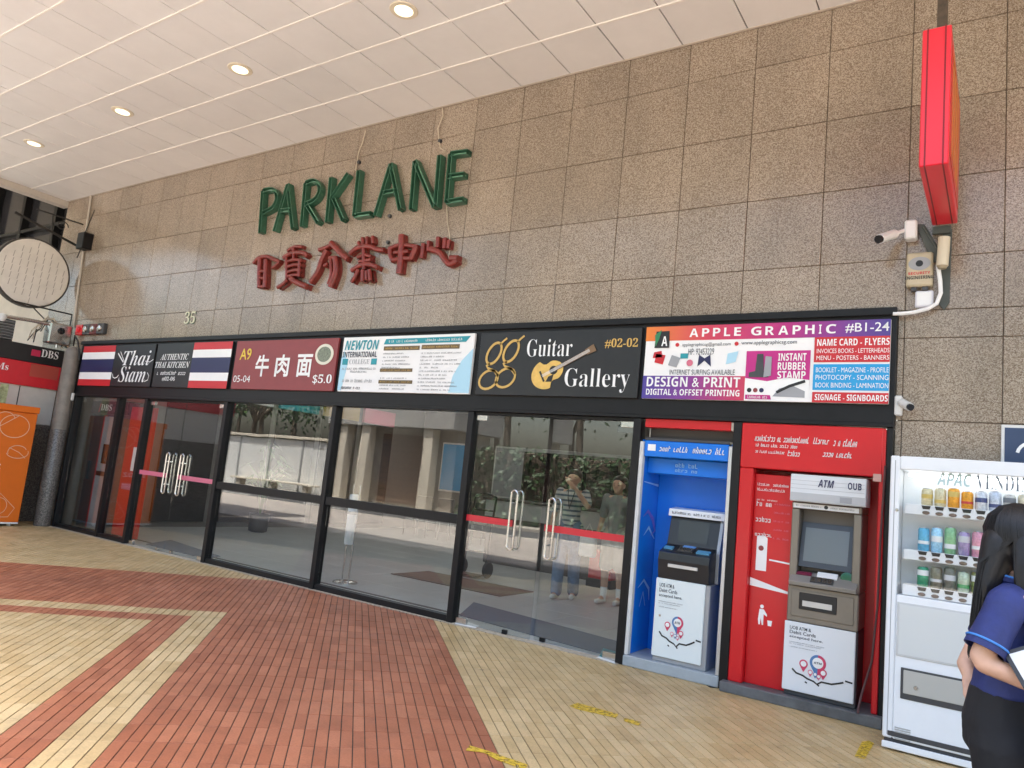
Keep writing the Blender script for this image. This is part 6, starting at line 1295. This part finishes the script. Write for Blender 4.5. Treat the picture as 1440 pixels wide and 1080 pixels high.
for i, (x, y, h, r) in enumerate(((-33, -13, 7, 3.0), (-28.5, -14.5, 9, 3.0), (-38.5, -12.5, 9, 3.5), (-24.5, -13.5, 7.5, 2.6), (-13.6, -13.5, 13, 4.6), (-8.5, -14, 14, 4.8), (-46, -12, 9, 4), (-18.5, -15.5, 14, 4.6), (4, -13.6, 9, 3.4))):
    tree(['leafy tree behind the white hoarding', 'tall leafy tree behind the hoarding', 'broad leafy tree at the hoarding end', 'smaller leafy tree by the pavilion', 'leafy tree right of the pavilion', 'tall tree in the gap right of the pavilion', 'far broad tree at the street end', 'tall leafy tree rising behind the pavilion', 'tall leafy tree opposite the vending machine'][i], x, y, h, r, i)
t = thing('hoarding', 'white panelled hoarding with a cap rail across the street', 'hoarding', (-28, -9, 0))
for k in range(7): B(-36.5+2.05*k, -34.5+2.05*k, -9.1, -9.0, .1, 2.2, b=.006).build('panel', WHITE_D, t)
for k in range(8): B(-36.55+2.05*k, -36.45+2.05*k+.0, -9.16, -8.96, 0, 2.25, b=.006).build('post', GREY, t)
B(-36.6, -22.0, -9.2, -8.9, 2.252, 2.36, b=.006).build('cap_rail', CONC_L, t)
t = thing('pavilion', 'grey pavilion with pale columns and a brown shutter across the street', 'building', (-19.5, -10, 0))
B(-22.2, -16.6, -11.6, -9.5, 0, 3.0, b=.01).build('wall', CONC, t); B(-22.6, -16.2, -11.8, -8.7, 3.001, 5.2, b=.01).build('roof_block', mat('pavilion_grey', (.36, .35, .33), .7, noise=.1), t)
for x in (-21.8, -20.6, -17.4): B(x-.22, x+.22, -9.2, -8.8, 0, 3.0, b=.01).build('column', CONC_L, t)
B(-20.2, -17.8, -9.499, -9.46, .15, 2.75, b=.004).build('shutter', mat('shutter_brown', (.20, .13, .09), .6, noise=.1), t)
for k in range(12): B(-20.2, -17.8, -9.459, -9.452, .2+.21*k, .22+.21*k, b=.001).build('shutter_rib', mat('shutter_dark', (.09, .06, .045), .6), t)
t = thing('street_bench', 'low stone bench along the opposite pavement', 'bench', (-25, -8.7, 0)); B(-28, -22.8, -8.9, -8.45, .38, .46, b=.01).build('seat', CONC_L, t)
for x in (-27.5, -25.4, -23.3): B(x-.1, x+.1, -8.85, -8.5, 0, .379, b=.005).build('leg', CONC, t)
t = thing('reflection_hedge', 'dark clipped hedge added right of the pavilion to darken the door reflection', 'hedge', (-9, -9.6, 0)); mb = MB(); rr = random.Random(4)  # invented hedge, keeps the reflection in the glass doors dark
for k in range(9000):
    c = Vector((rr.uniform(-16, 3), rr.choice((-9.2, -10.2))+rr.gauss(0, .12), rr.uniform(0, 2.5)+rr.gauss(0, .08))); n = Vector((rr.gauss(0, 1), rr.gauss(.8, 1), rr.gauss(.5, 1))).normalized(); a = n.orthogonal().normalized()*rr.uniform(.07, .13); b = n.cross(a)*.6; mb.poly([tuple(c-a), tuple(c+b), tuple(c+a), tuple(c-b)])
mb.build('leaves', LEAF[0], t); B(-16, 3, -10.1, -9.3, 0, 2.4, b=.02).build('twiggy_core', BARK, t)
for k in range(14):
    tree('', -58+5.2*k, -21+2*math.sin(k*2.1), 10+1.6*math.sin(k*1.7), 3.6, 40+k)
bpy.data.scenes.remove(TMP); bpy.data.objects.remove(TXT)

# ------------------------------------------------------------------ pieces of parts hang under their part
SUB = {'key': 'keypad', 'map_pin_face': 'map_pin', 'map_pin_half': 'map_pin', 'small_pin_face': 'small_pin', 'price_flap': 'shelf_front', 'select_button': 'shelf_front', 'eye': 'body', 'eyebrow': 'body', 'sleeve_trim': 'sleeve', 'collar_trim': 'collar',
       'handle_post': 'handle_loop', 'red_band': 'pane', 'lock': 'pane', 'patch_fitting': 'pane', 'hatch_flap': 'hatch_frame', 'hatch_knob': 'hatch_frame', 'advert_panel': 'panel_frame', 'screen': 'screen_bezel', 'cash_slot': 'hood', 'name_strip': 'hood', 'emblem_centre': 'emblem_ring',
       'emblem_eye': 'emblem_band', 'lens': 'housing', 'guitar_sound_hole': 'guitar_body', 'guitar_bridge': 'guitar_body', 'guitar_pickguard': 'guitar_body', 'guitar_neck': 'guitar_body', 'guitar_head': 'guitar_body', 'guitar_strings': 'guitar_body', 'window_mullion': 'window_glass',
       'window_rail': 'window_glass', 'shutter_rib': 'shutter', 'rug_border': 'rug_field', 'orange_bar': 'side_face', 'seam': 'box', 'lower_band': 'box', 'label_plate': 'box', 'pin_stripe': 'box', 'slat': 'housing', 'diffuser': 'frame', 'bag_handle': 'bag_body', 'bag_strap': 'bag_body',
       'flag_stripe': 'panel', 'heading_bar': 'panel', 'blue_wash': 'panel', 'teal_block': 'panel', 'flourish': 'panel', 'picture_item': 'panel', 'round_icon': 'panel', 'ink_dot': 'panel', 'vent_slat': 'lower_door', 'bank_badge': 'header', 'phone_logo': 'phone_picture', 'label_band': 'body', 'lid': 'body',
       'back_hair': 'hair', 'side_hair': 'hair'}
base = lambda o: o.name.split('.')[0]
for root in [o for o in COL.objects if o.parent is None and o.type == 'EMPTY']:
    kids = list(root.children)
    cen = {k: sum((Vector(c) for c in k.bound_box), Vector())/8 for k in kids if k.type == 'MESH'}
    for k in kids:
        tgt = SUB.get(base(k))
        if base(k) in ('lettering', 'letter', 'small_print') and base(root) == 'sign_board': tgt = 'panel'
        cand = [c for c in kids if tgt and base(c) == tgt and c is not k and c.parent is root]
        if cand and not k.children and k in cen and sum(c.parent is root for c in kids) > 2: k.parent = min(cand, key=lambda c: (cen[c]-cen[k]).length)
